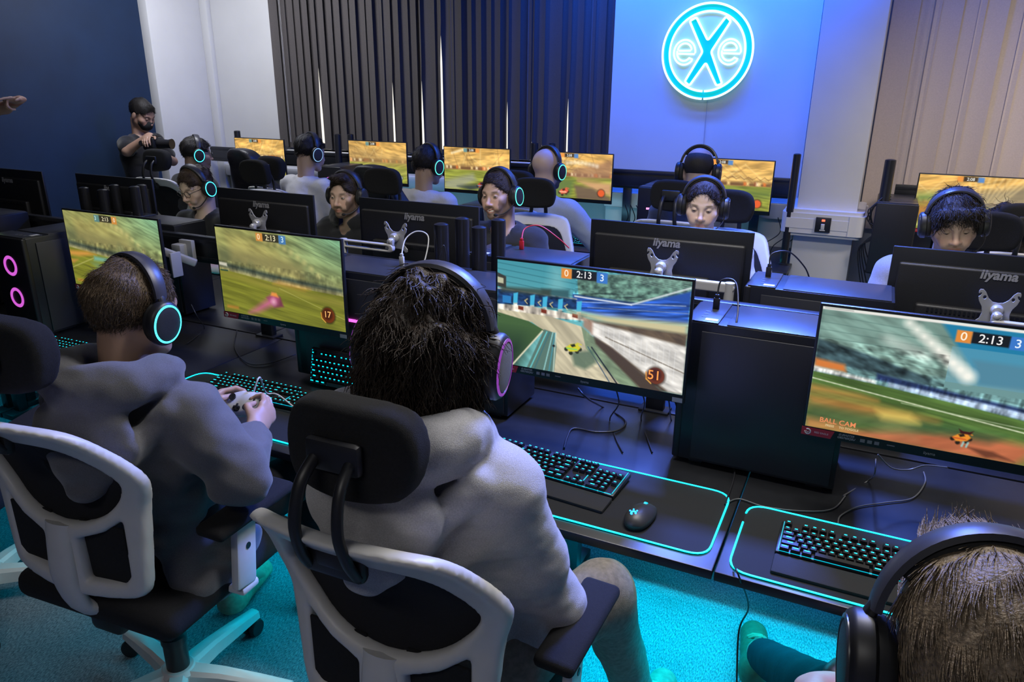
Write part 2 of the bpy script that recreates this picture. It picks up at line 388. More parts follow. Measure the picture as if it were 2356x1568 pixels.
def headset(label, M, ring='dark', mic=True, group=None, scale=1, widen=1.0):
    key = (ring, mic)
    if key not in HEADSETS:
        blk = mat('headset_black', (.012, .012, .014), .42); cush = mat('headset_cushion', (.01, .01, .011), .8); grey = mat('headset_band', (.035, .035, .045), .38)
        rm = {'cyan': glow('ring_cyan', (.05, .8, 1), 3.2), 'green': glow('ring_green', (.1, .9, .7), 2.0), 'dark': mat('ring_dark', (.03, .03, .035), .3), 'violet': glow('ring_violet', (.45, .08, .7), .55), 'pale': glow('ring_pale', (.3, .55, .9), 1.0)}[ring]
        t = thing('headset', label, 'headset', group=group)
        def arc(rx, rz, n, z0, a0, a1): return [Vector((rx*math.cos(a), -.004, z0+rz*math.sin(a))) for a in [a0+(a1-a0)*i/n for i in range(n+1)]]
        def strip(P, w0, w1, th):
            V, F = [], []; n = len(P)
            for i, p in enumerate(P):
                w = w1+(w0-w1)*math.sin(math.pi*i/(n-1))**.7; tg = (P[min(i+1, n-1)]-P[max(i-1, 0)]).normalized(); nn = Vector((-tg.z, 0, tg.x))
                for (dy, dn) in ((-w, -.6), (-w*.92, .5), (-w*.5, 1), (w*.5, 1), (w*.92, .5), (w, -.6), (w*.6, -1), (-w*.6, -1)): V.append(p+Vector((0, dy, 0))+nn*(-dn*th))
            for i in range(n-1):
                for j in range(8): F.append((i*8+j, i*8+(j+1) % 8, i*8+8+(j+1) % 8, i*8+8+j))
            F += [tuple(range(8))[::-1], tuple((n-1)*8+j for j in range(8))]; return V, F
        b = MB(); V, F = strip(arc(.097, .104, 28, .03, R(8), R(172)), .020, .015, .0055); b.add(V, [f[::-1] for f in F]); b.build('headband', grey, t, 50)
        b = MB(); V, F = strip(arc(.088, .093, 22, .032, R(32), R(148)), .019, .012, .006); b.add(V, [f[::-1] for f in F]); b.build('headband_cushion', cush, t, 50)
        for s in (-1, 1):
            T = Matrix.Translation((s*.078, -.004, -.012)) @ Euler((0, s*R(90), 0)).to_matrix().to_4x4()
            c = MB(); c.lathe([(.034, .018), (.042, .016), (.0475, .02), (.0475, .034), (.044, .040), (.036, .043), (.0355, .042)], 28, T=T, ax=1.12, ay=.92); cp = c.build('ear_cup', blk, t, 40)
            c = MB(); c.lathe([(.022, .003), (.03, -.002), (.04, .001), (.045, .009), (.042, .018), (.03, .019)], 24, T=T, ax=1.12, ay=.92); c.build('cushion', cush, cp, 50)
            c = MB(); c.lathe([(.0355, .0415), (.037, .0437), (.0405, .0425), (.0408, .0405), (.0365, .040)], 36, T=T, ax=1.12, ay=.92); c.build('light_ring', rm, cp, 60)
            c = MB(); c.lathe([(.001, .0445), (.02, .0442), (.033, .0432), (.0352, .0425), (.034, .040), (.001, .040)], 28, T=T, ax=1.12, ay=.92); c.build('cap', mat('headset_cap', (.02, .02, .022), .5, bump=.2, bscale=900) if ring != 'violet' else mat('headset_cap_grey', (.2, .19, .18), .5, bump=.2, bscale=900), cp, 50)
            c = MB(); c.tube([(s*.094, -.004, .052), (s*.1, -.004, .04), (s*.104, -.004, .026)], [.009, .011, .009], 10, sx=.6); c.build('hinge', blk, t, 50)
        if mic:
            c = MB(); c.tube(spline([(-.106, .02, -.035), (-.1, .055, -.062), (-.075, .085, -.085), (-.045, .102, -.09)], 5), .0028, 7); mo = c.build('microphone_boom', blk, t, 50)
            c = MB(); c.ball((-.04, .104, -.09), (.013, .008, .008)); c.build('microphone', cush, mo, 60)
        HEADSETS[key] = t; o = t
    else: o = dup(HEADSETS[key], label=label, group=group)
    o.matrix_world = M; o.location = M.translation; o.rotation_euler = M.to_euler(); s0 = M.to_scale()[0]*scale; o.scale = (s0*widen, s0, s0)
    o['label'] = label
    if group: o['group'] = group
    return o

def person(label, hips, rz, head, hrot=(0, 0, 0), skin=(.5, .3, .22), hair='short', haircol=(.03, .02, .015), top='tee', topcol=(.03, .03, .035), topname='dark', legcol=(.015, .015, .02),
           arms=None, hs=1.0, beard=0, beardcol=(.05, .03, .02), smile=0, face=True, fine=.0042, hands=None, handfine=.006, knees=None, feet=None, shoecol=(.25, .22, .16),
           hip_z=.58, eyes_down=0, strand=None, brow=(.03, .02, .015), jaw=1, long_coat=False, seed=1, headphones=None, gaze=0, mask=False, glasses=False, bald=0, standing=False, hoodie_strings=False, group=None, nose=1, head_scale=1.0):
    t = thing('person', label, 'person', (hips[0], hips[1], 0), rz, group)
    Wm = Matrix.Translation((hips[0], hips[1], 0)) @ Matrix.Rotation(rz, 4, 'Z'); Wi = Wm.inverted()
    hp = Wi @ Vector(head)
    Mh = Matrix.Translation(hp) @ Euler(hrot, 'XYZ').to_matrix().to_4x4() @ Matrix.Scale(hs, 4)
    def H(p): return np.array(Mh @ Vector(p))
    nb = np.array(hp)+np.array((0, -.052, -.168))*hs*np.array((1, 1, 1)); nb[0] = nb[0]*.9
    pel = np.array((0, 0, hip_z+.04)); mid = pel*.55+nb*.45+np.array((0, -.012, 0)); chest = pel*.25+nb*.75+np.array((0, -.02, -.03))
    sh = {s: nb+np.array((s*.175*hs, .005, -.062)) for s in (-1, 1)}
    A = {}
    for s in (-1, 1):
        if arms and s in arms: A[s] = [np.array(q, float) for q in arms[s]]
        else: A[s] = [sh[s]+np.array((s*.06, .06, -.26)), np.array((s*.13, sh[s][1]+.29, sh[s][2]-.20))]
    HM = {}
    for s in (-1, 1):
        d = A[s][1]-A[s][0]
        up = (0, 0, 1)
        if hands and s in hands: up = hands[s].get('up', up); fw = hands[s].get('fwd', d)
        else: fw = d
        HM[s] = basis(A[s][1], fw, up)
    kn = knees or {s: (s*.14, .44, hip_z+.01) for s in (-1, 1)}
    ft = feet or {s: (s*.15, .42, .09) for s in (-1, 1)}
    # --- skin
    P = [cap(pel, mid, .10, .10, .03, ((0, 1, 0), .75)), cap(mid, chest, .10, .11, .03, ((0, 1, 0), .7)), cap(sh[-1], sh[1], .055, .055, .04)]
    hn = H((0, -.03, -.07))
    P += [cap(nb+np.array((0, .0, -.03)), hn, .058*hs, .054*hs, .025)]
    for s in (-1, 1):
        P += [cap(sh[s], A[s][0], .047, .038, .02), cap(A[s][0], A[s][1], .038, .025, .015)]
        hd = (hands or {}).get(s, {})
        P += hand_prims(HM[s], -s if True else s, hd.get('curl', (.45, .5, .4)), thumb=hd.get('thumb', ((.052, .05, -.016), (.058, .082, -.026))))
        P += [cap((s*.09, .0, hip_z), kn[s], .07, .05, .03), cap(kn[s], ft[s], .048, .035, .02), cap(ft[s], (ft[s][0], ft[s][1]+.13, .04), .03, .025, .02)]
    hpz = transform_prims(head_prims(smile, jaw, nose), Mh)
    # the clothed trunk first, the head last so its small forms are not lost in the large blends
    P = P+hpz
    fz = [((hp.x-.1, hp.y-.12, hp.z-.14), (hp.x+.1, hp.y+.135, hp.z+.13), fine)]
    for s in (-1, 1):
        if hands and s in hands:
            c = np.array(HM[s] @ Vector((0, .07, -.02))); fz.append((c-.1, c+.1, handfine))
    V, Fq = sdf_mesh(P, .014, fz); V = relax(V, Fq, 1, .35)
    o = mk('body', V, Fq, attr_mat('skin', .5, sss=.08, bump=.08), t, True)
    Hi = np.array(Mh.inverted()); q = V@Hi[:3, :3].T+Hi[:3, 3]
    C = np.tile(np.array(skin), (len(V), 1)); x, y, z = q[:, 0], q[:, 1], q[:, 2]
    def mixc(w, c): nonlocal C; w = np.clip(w, 0, 1)[:, None]; C = C*(1-w)+np.array(c)*w
    redc = np.array(skin)*np.array((1.08, .82, .78))
    inh = (np.abs(x) < .12) & (y > -.02) & (z > -.14) & (z < .14)
    mixc(inh*np.exp(-((np.abs(x)-.045)/.02)**2-((z+.035)/.02)**2)*.5, redc); mixc(inh*np.exp(-(x/.015)**2-((z+.038)/.014)**2)*.5*(y > .09), redc)
    if beard:
        line = -.045-.25*np.clip(y-.02, 0, .05)+np.where(np.abs(x) > .05, .05, 0)
        bw = inh*np.clip((line-z)/.015, 0, 1)*np.clip((y+.0)/.02, 0, 1)*np.clip((.13+z)/.02, 0, 1)
        mus = inh*np.exp(-((z+.057)/.007)**2)*(np.abs(x) < .03)*(y > .08)
        mixc(np.maximum(bw, mus)*beard, beardcol)
    lw = 1+.35*smile
    lips = inh*(y > .083)*np.exp(-((z+.0725-.006*smile*np.minimum(1, (x/.022)**2))/.0085)**4-(np.abs(x)/(.0215*lw))**6)
    mixc(lips*.8, np.array(skin)*np.array((.95, .55, .52)))
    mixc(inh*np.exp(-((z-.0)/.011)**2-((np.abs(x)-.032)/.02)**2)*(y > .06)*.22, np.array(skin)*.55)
    mixc(inh*np.exp(-((z-.021-.04*(.035-np.abs(x))*(-1))/.0045)**2-((np.abs(x)-.034)/.017)**4)*(y > .06)*.85, brow)
    if bald: mixc((z > .0)*np.clip((-y-.0)/.02+.0, 0, 1)*0, haircol)
    set_col(o, C)
    # --- eyes
    if face:
        ew = mat('eye_white', (.48, .45, .43), .2, spec=.6); ei = mat('eye_iris', (.03, .02, .015), .15); lid = mat('eyelid_'+topname+str(seed), tuple(np.array(skin)*.85), .5)
        for s in (-1, 1):
            b = MB(); b.ball((0, 0, 0), .0125, n=16)
            b.ball((.002*gaze, .0084, -.002*eyes_down), (.0064, .0046, .0064), m=1, n=12)
            e = b.build('eye', [ew, ei], t, 60); e.matrix_basis = Mh @ Matrix.Translation((s*.032, .0795, -.0005))
            b = MB(); n = 14; Vv, Ff = [], []   # upper and lower lid shells closing over the ball
            for (a0, a1) in ((R(11-12*eyes_down), R(100)), (R(-100), R(-19-6*eyes_down))):
                n0 = len(Vv)
                for i in range(7):
                    a = a0+(a1-a0)*i/6
                    for j in range(n+1):
                        ph = math.pi*j/n; 
                        Vv.append((.0137*math.cos(ph), .0137*math.sin(ph)*math.cos(a), .0137*math.sin(ph)*math.sin(a)))
                for i in range(6):
                    for j in range(n): Ff.append((n0+i*(n+1)+j, n0+i*(n+1)+j+1, n0+(i+1)*(n+1)+j+1, n0+(i+1)*(n+1)+j))
            l = mk('eyelid', Vv, Ff, lid, t, True); l.matrix_basis = Mh @ Matrix.Translation((s*.032, .0795, -.0005))
        if smile:
            b = MB(); b.tube(spline([(-.021, .084, -.0695), (-.012, .091, -.073), (0, .0935, -.074), (.012, .091, -.073), (.021, .084, -.0695)], 4), .0042, 8); e = b.build('teeth', mat('teeth', (.8, .77, .7), .25), t); e.matrix_basis = Mh
    # --- hair
    if hair:
        hm = mat('hair_'+label[:40], haircol, .45, spec=.35, noise=.5, nscale=180, bump=.6, bscale=350)
        hpz = hair_prims(hair); V, Fq = sdf_mesh(hpz, .0055, disp=wob(seed, (.003 if hair == 'crop' else .006) if hair != 'curly' else .012, (90, 60, 90) if hair != 'curly' else (60, 60, 60)), lo=np.array((-.15, -.18, -.2)), hi=np.array((.15, .15, .2))); V = relax(V, Fq, 1)
        if strand is None and hair != 'curly': strand = dict(count=2600, length=.026, dirf=lambda p: np.stack([p[:, 0]*3, np.where(p[:, 1] > .0, .8, -.5), np.where(p[:, 1] > .03, .15, -.8)], 1), r=.0011, segs=3, lift=.10, jit=.2, seed=seed)
        if strand:
            me = bpy.data.meshes.new('tmp'); me.from_pydata(V.tolist(), [], Fq.tolist()); N = np.array([v.normal[:] for v in me.vertices]); bpy.data.meshes.remove(me)
            Vs, Fs = strands(V, N, **strand); Fq = np.concatenate([Fq, Fs+len(V)]); V = np.concatenate([V, Vs])
        h = mk('hair', V, Fq, hm, t, True); h.matrix_basis = Mh
    if bald:   # a short crown of hair round the back and sides
        hm = mat('hair_'+label[:40], haircol, .6, noise=.4, nscale=300, bump=.5, bscale=500)
        Pz = [ell((0, -.014, .03), (.0785, .1015, .083), .01), ell((0, .06, .09), (.09*bald, .12, .06+.02*bald), .01, op='-'), ell((0, -.04, .13), (.06*bald, .06*bald, .06), .02, op='-'), ell((0, .125, -.025), (.083, .1, .1), .012, op='-'), fun(lambda x, y, z: (z+.04)+0*x+0*y, (-.2, -.2, -.3), (.2, .2, .2), .01, '-')]
        V, Fq = sdf_mesh(Pz, .006, lo=np.array((-.12, -.16, -.15)), hi=np.array((.12, .12, .15))); h = mk('hair', V, Fq, hm, t, True); h.matrix_basis = Mh
    # --- clothing
    cm = mat('cloth_'+topname, topcol, .9, spec=.2, noise=.16, nscale=420, bump=.35, bscale=700, sheen=.25)
    dz = np.array((0, 0, 1)); f = .016 if top == 'hoodie' else .008
    C_ = [cap(pel+np.array((0, .02, -.02)), mid, .135+f, .125+f, .05, ((0, 1, 0), .8)), cap(mid, chest, .13+f, .145+f, .05, ((0, 1, 0), .74)), cap(chest, nb+np.array((0, -.005, -.055)), .14+f, .075+f, .05, ((0, 1, 0), .8)),
          cap(sh[-1]+np.array((.015, 0, .0)), sh[1]+np.array((-.015, 0, .0)), .052+f, .052+f, .06)]
    cut = []
    for s in (-1, 1):
        E, Hd = A[s]; d = (Hd-E)/np.linalg.norm(Hd-E)
        C_ += [cap(sh[s], E if top != 'tee' else sh[s]*.35+E*.65, .062+f, .056+f if top == 'hoodie' else .058+f, .035)]
        if top in ('hoodie', 'shirt_long'):
            C_ += [cap(E, E*.25+Hd*.75, .056+f*.8, .04+f*.6, .03), cap(E*.28+Hd*.72, E*.08+Hd*.92, .041+f*.7, .032+f*.3, .012)]
            if top == 'hoodie': C_ += [cap(E*.1+Hd*.9, Hd-d*.005, .036, .034, .005)]
    if top == 'hoodie':
        r = np.array(nb)
        ring = []
        for i in range(17):
            a = R(112+i*316/16); sn = math.sin(a)
            ring.append(r+np.array((.122*math.cos(a), .095*sn-.032, .046-.030*max(0, sn)-.018*max(0, -sn))))
        for p, q_ in zip(ring, ring[1:]): C_.append(cap(p, q_, .043+.012*max(0, -(p[1]-r[1])/.1), None, .012))
        C_ += [ell(r+np.array((0, -.135, -.075)), (.145, .055, .11), .010), ell(r+np.array((0, -.16, -.13)), (.085, .045, .08), .02)]
        for s in (-1, 1): C_ += [cap(r+np.array((s*.165, -.055, -.028)), r+np.array((s*.01, -.168, -.20)), .036, .032, .010), cap(r+np.array((s*.15, .03, -.03)), r+np.array((s*.155, -.045, -.035)), .03, .034, .014)]
        C_ += [cap(r+np.array((0, .035, .10)), r+np.array((0, .02, -.03)), .074, .066, .012, op='-')]
    elif top == 'collar':
        for i in range(11):
            a = R(110+i*320/10); p = np.array(nb)+np.array((.066*math.cos(a), .062*math.sin(a)-.006, -.005+.012*max(0, -math.sin(a))))
            if i: C_.append(cap(pp, p, .014, None, .012, ((0, 0, 1), 2.0)))
            pp = p
        C_ += [cap(np.array(nb)+np.array((0, .02, .07)), np.array(nb)+np.array((0, .01, -.04)), .054, .054, .006, op='-')]
    else: C_ += [cap(np.array(nb)+np.array((0, .03, .08)), np.array(nb)+np.array((0, .012, -.022)), .062, .066, .01, op='-')]
    if long_coat: C_ += [cap((.13, -.08, hip_z+.05), (.20, -.07, hip_z-.04), .075, .085, .05, ((1, 0, 0), .5)), cap((.14, .03, hip_z+.02), (.21, .04, hip_z-.03), .065, .08, .05, ((1, 0, 0), .5))]
    wb = wob(seed+3, .013 if top == 'hoodie' else .007, (20, 20, 30)); wb2 = wob(seed+9, .0045, (60, 60, 85))
    sdf_obj('hoodie' if top == 'hoodie' else 'shirt', C_, .0075 if (top == 'hoodie') else .0095, cm, t, disp=lambda x, y, z: wb(x, y, z)+wb2(x, y, z), it=2)
    lm = mat('trousers_'+topname+str(seed), legcol, .9, spec=.2, noise=.2, nscale=80, bump=.3, bscale=500)
    L_ = [cap((-.08, -.01, hip_z+.02), (.08, -.01, hip_z+.02), .12, .12, .04, ((0, 1, 0), .9))]
    for s in (-1, 1):
        k_, f_ = np.array(kn[s], float), np.array(ft[s], float)
        L_ += [cap((s*.09, 0, hip_z), k_, .095, .075, .04), cap(k_, k_*.12+f_*.88, .072, .055, .035)]
    wl = wob(seed+5, .006, (25, 25, 25)); sdf_obj('trousers', L_, .013, lm, t, disp=wl, it=2)
    shm = mat('shoe_%d_%d' % (shoecol[0]*100, shoecol[1]*100), shoecol, .7, noise=.2, nscale=60); som = mat('shoe_sole', (.5, .5, .45), .6)
    for s in (-1, 1):
        f_ = np.array(ft[s], float); dr = np.array((s*.15, .99, 0)); b = np.array((f_[0], f_[1], 0))
        sdf_obj('shoe', [cap(b+np.array((0, -.03, .075)), b+np.array((0, -.02, .05)), .045, .046, .02), cap(b+np.array((0, -.03, .045)), b+dr*.17+np.array((0, 0, .04)), .042, .04, .03, ((0, 0, 1), .8)), fun(lambda x, y, z: z-.0+.0*x+0*y, (b[0]-.2, b[1]-.3, -.2), (b[0]+.2, b[1]+.4, .2), 0, '-') if False else cap(b+np.array((0, -.03, .028)), b+dr*.17+np.array((0, 0, .026)), .044, .044, .01, ((0, 0, 1), .5))], .009, [shm], t); bl = MB()
        for q in range(5): c0 = b+dr*(.045+.022*q); zz = .122-.010*q-.0022*q*q; bl.tube([c0+np.array((-.028, .004, zz-.018)), c0+np.array((-.012, 0, zz)), c0+np.array((.012, .006, zz)), c0+np.array((.028, .002, zz-.018))], .0035, 6)
        bl.build('laces', mat('laces_%d' % (shoecol[0]*100), tuple(min(1, c*2.2+.02) for c in shoecol), .8), t, 60)
    # --- accessories worn
    if mask:
        b = [ell((0, .062, -.062), (.058, .052, .052), .01), cap((-.05, .05, -.05), (.05, .05, -.05), .02, .02, .02), ell((0, .104, -.045), (.02, .016, .03), .02), ell((0, .03, -.05), (.06, .06, .09), .002, op='-')]
        sdf_obj('face_mask', transform_prims(b, Mh), .005, mat('mask_black', (.008, .008, .009), .9), t)
    if glasses:
        b = MB()
        for s in (-1, 1):
            ring = [(s*.033+.024*math.cos(a)*(1.05), .104-abs(math.cos(a)*.0)*.01, -.004+.019*math.sin(a)) for a in [2*math.pi*i/20 for i in range(21)]]
            b.tube(ring, .0016, 6); b.tube([(s*.057, .103, .003), (s*.076, .06, .004), (s*.079, .0, -.002)], .0017, 6)
        b.tube([(-.009, .104, .0), (0, .107, .003), (.009, .104, .0)], .0016, 6)
        e = b.build('glasses', mat('glasses_frame', (.01, .01, .012), .3), t, 60); e.matrix_basis = Mh
        b = MB()
    MW = Wm @ Mh
    if headphones: headset(headphones[0], MW, headphones[1], headphones[2] if len(headphones) > 2 else True, group=headphones[3] if len(headphones) > 3 else None, scale=head_scale, widen=headphones[4] if len(headphones) > 4 else 1.0)
    t['w'] = 0; del t['w']
    return t, MW, Wm
# ------------------------------------------------------------------ hardware
def poly_sdf(px, pz, poly):
    P = np.array(poly, np.float32); d = None; s = None; n = len(P)
    for i in range(n):
        a, b = P[i], P[i-1]; ex, ez = b-a; wx, wz = px-a[0], pz-a[1]
        t = np.clip((wx*ex+wz*ez)/max(ex*ex+ez*ez, 1e-12), 0, 1); dx, dz = wx-ex*t, wz-ez*t; dd = dx*dx+dz*dz
        d = dd if d is None else np.minimum(d, dd)
        c1 = pz >= a[1]; c2 = pz < b[1]; c3 = ex*wz > ez*wx
        f = (c1 & c2 & c3) | (~c1 & ~c2 & ~c3); s = f if s is None else s ^ f
    return np.sqrt(d)*np.where(s, -1, 1)
def smooth_poly(P, n=4):
    P = [Vector((*p, 0)) for p in P]; k = len(P); out = []
    for i in range(k):
        p0, p1, p2, p3 = P[i-1], P[i], P[(i+1) % k], P[(i+2) % k]
        for j in range(n):
            t = j/n; q = .5*((2*p1)+(p2-p0)*t+(2*p0-5*p1+4*p2-p3)*t*t+(3*p1-p0-3*p2+p3)*t*t*t); out.append((q.x, q.y))
    return out
def round_poly(P, r, n=5):
    out = []; k = len(P)
    for i in range(k):
        a, b, c = Vector(P[i-1]), Vector(P[i]), Vector(P[(i+1) % k]); u = (a-b); v = (c-b); rr = min(r, u.length*.45, v.length*.45); p, q = b+u.normalized()*rr, b+v.normalized()*rr
        for j in range(n+1): t = j/n; s = p*(1-t)**2+b*2*t*(1-t)+q*t*t; out.append((s.x, s.y))
    return out
BLACK = lambda: mat('black_plastic', (.011, .011, .013), .42)
BLACKM = lambda: mat('black_metal', (.010, .011, .014), .36, spec=.55)
WHITEP = lambda: mat('white_plastic', (.60, .59, .57), .42, noise=.04, nscale=20)
FABRIC = lambda: mat('black_fabric', (.006, .006, .007), .95, noise=.3, nscale=200, bump=.4, bscale=900)
CYAN = lambda s=4: glow('cyan_light_%d' % (s*10), (.0, .62, .85), s)

# ---- task chair
def mirror(P): return P+[(-x, z) for x, z in reversed(P)]
BACK_OUT = smooth_poly(mirror([(0, .998), (.10, .995), (.165, .985), (.195, .96), (.215, .92), (.238, .87), (.246, .835), (.238, .80), (.226, .76), (.215, .66), (.205, .575), (.18, .545), (.08, .535), (.0, .53)]), 3)
BACK_HOLE = smooth_poly(mirror([(0, .938), (.09, .937), (.135, .925), (.165, .895), (.192, .85), (.196, .825), (.175, .785), (.13, .742), (.07, .715), (0, .706)]), 3)
WIN = [(.05, .675), (.12, .70), (.172, .735), (.170, .60), (.155, .580), (.055, .572)]
def back_y(x, z): return -.235-.02*np.clip(.75-z, 0, 1)-1.9*np.clip(z-.76, 0, 1)**2-.12*np.clip(z-.76, 0, 1)+.75*x*x
def chair_proto(label, group):
    W, Bk = WHITEP(), BLACK()
    t = thing('office_chair', label, 'chair', group=group)
    def frame(x, y, z):
        d2 = poly_sdf(x+0*z, z+0*x, BACK_OUT); d2 = np.maximum(d2, -poly_sdf(x+0*z, z+0*x, BACK_HOLE))
        for s in (1, -1): d2 = np.maximum(d2, -poly_sdf(s*x+0*z, z+0*x, WIN))
        dy = np.abs(y-back_y(x, z))-.006; r = .012; a, b = d2+r, dy
        return np.minimum(np.maximum(a, b), 0)+np.sqrt(np.maximum(a, 0)**2+np.maximum(b, 0)**2)-r
    V, Fq = sdf_mesh([fun(frame, (-.27, -.50, .5), (.27, -.13, 1.02))], .0068); V = relax(V, Fq, 1, .5)
    fr = mk('backrest_frame', V, Fq, W, t, True)
    b = MB(); n = 40
    ring = BACK_HOLE; ring = [(x*1.05, .82+(z-.82)*1.07) for x, z in ring]; m = len(ring)
    for lay, dy in ((0, .010), (1, .016)):
        Vv = [(0, back_y(0, .83)+dy+.0, .83)]; Ff = []
        for k in range(1, 9):
            for x, z in ring: xx, zz = x*k/8, .83+(z-.83)*k/8; Vv.append((xx, float(back_y(xx, zz))+dy+.012*(1-(k/8)**2), zz))
        for j in range(m): Ff.append((0, 1+j, 1+(j+1) % m))
        for k in range(7):
            for j in range(m): a = 1+k*m; Ff.append((a+j, a+m+j, a+m+(j+1) % m, a+(j+1) % m))
        b.add(Vv, Ff)
    b.build('backrest_mesh', mat('chair_mesh', (.006, .006, .008), .9, noise=.5, nscale=700), t, True)
    b = MB(); b.tube(spline([(0, -.242, .705), (0, -.252, .64), (0, -.255, .56), (0, -.22, .47), (0, -.12, .43)], 4), .04, 14, sx=.45, up=(0, 1, 0)); b.build('back_spine', W, t, 60)
    for s in (-1, 1): b = MB(); b.box((s*.108, -.225, .64), (.13, .006, .15), .002); b.build('lumbar_panel', FABRIC(), t)
    b = MB(); b.box((0, .02, .462), (.50, .49, .075), .035, seg=4); b.box((0, .02, .425), (.42, .40, .02), .008); b.build('seat', FABRIC(), t, 50)
    b = MB(); b.box((0, -.02, .395), (.2, .26, .05), .015); b.box((.0, -.13, .40), (.1, .12, .06), .015); b.tube([(.1, .03, .39), (.2, .05, .385)], .007); b.build('mechanism', Bk, t)
    b = MB(); b.lathe([(.03, .07), (.031, .20), (.034, .205), (.034, .225), (.022, .23), (.022, .40)], 20); b.build('gas_lift', Bk, t, 40)
    b = MB(); b.lathe([(.05, .075), (.052, .115), (.04, .125), (.034, .125)], 24); b.build('base_hub', W, t, 40)
    cm = None
    for k in range(5):
        a = R(90+72*k); T = Matrix.Rotation(a, 4, 'Z')
        b = MB(); P = [(.035, 0, .098), (.12, 0, .095), (.22, 0, .082), (.315, 0, .068)]
        Vv, Ff = [], []
        for i, (x, y, z) in enumerate(P):
            w = (.032, .027, .023, .019)[i]; h = (.024, .021, .018, .013)[i]
            for dy, dz in ((-w, -h), (-w*.9, h*.6), (-w*.55, h), (w*.55, h), (w*.9, h*.6), (w, -h)): Vv.append((x, dy, z+dz))
        for i in range(3):
            for j in range(6): Ff.append((i*6+j, i*6+(j+1) % 6, i*6+6+(j+1) % 6, i*6+6+j))
        Ff += [tuple(range(6)), tuple(18+j for j in range(6))[::-1]]
        b.add(Vv, [f[::-1] for f in Ff], T=T); lg = b.build('base_leg', W, t, 40)
        c = MB(); T2 = T @ Matrix.Translation((.298, 0, .029)) @ Matrix.Rotation(R(35*k), 4, 'Z')
        for s in (-1, 1): c.lathe([(.006, -.009), (.025, -.009), (.028, -.004), (.028, .004), (.025, .009), (.006, .009)], 20, T=T2 @ Matrix.Translation((0, s*.014, 0)) @ Matrix.Rotation(R(90), 4, 'X'))
        c.box((0, 0, .012), (.035, .018, .03), .006, T=T2); c.tube([(0, 0, .01), (0, 0, .045)], .006, T=T2)
        c.build('caster', Bk, lg, 40)
    for s in (-1, 1):
        b = MB(); b.box((s*.285, .03, .655), (.085, .26, .028), .013, seg=3, rot=(R(2), 0, s*R(-4))); ap = b.build('armrest', FABRIC(), t, 50)
        b = MB(); b.box((s*.285, .0, .56), (.024, .07, .19), .008, rot=(R(-8), 0, 0)); b.box((s*.24, .0, .455), (.11, .06, .02), .006); ps = b.build('armrest_post', W, ap)
        c = MB(); c.lathe([(.001, .0), (.008, .0), (.008, .0015), (.001, .0015)], 14, T=Matrix.Translation((s*.297, .004, .57)) @ Matrix.Rotation(R(90)*s, 4, 'Y')); c.build('post_button', Bk, ps)
    # headrest on two bowed stems
    zt = .95; yb = float(back_y(0, .95))
    b = MB(); b.box((0, yb-.018, .945), (.115, .024, .045), .009); b.box((0, yb-.024, .955), (.06, .02, .03), .008); b.build('headrest_mount', Bk, t)
    for s in (-1, 1):
        b = MB(); b.tube(spline([(s*.046, yb-.026, .935), (s*.044, yb-.045, .97), (s*.040, yb-.056, 1.02), (s*.036, yb-.04, 1.075), (s*.032, yb-.004, 1.105)], 6), .0105, 10, sx=.75); b.build('headrest_stem', Bk, t, 60)
    HO = smooth_poly(mirror([(0, 1.180), (.065, 1.177), (.108, 1.16), (.127, 1.12), (.122, 1.07), (.093, 1.035), (0, 1.025)]), 3)
    def hr(x, y, z):
        d2 = poly_sdf(x+0*z, z+0*x, HO); dy = np.abs(y-(yb+.035+1.6*x*x-.8*(z-1.12)**2*-1+.15*(z-1.12)))-.014; r = .02; a, b_ = d2+r, dy-.0
        return np.minimum(np.maximum(a, b_), 0)+np.sqrt(np.maximum(a, 0)**2+np.maximum(b_, 0)**2)-r*.75
    V, Fq = sdf_mesh([fun(hr, (-.17, yb-.05, .99), (.17, yb+.13, 1.24))], .0068); V = relax(V, Fq, 1); h = mk('headrest', V, Fq, FABRIC(), t, True)
    b = MB(); b.box((0, yb-.002, 1.107), (.10, .02, .05), .009); b.build('headrest_bracket', Bk, h)
    return t
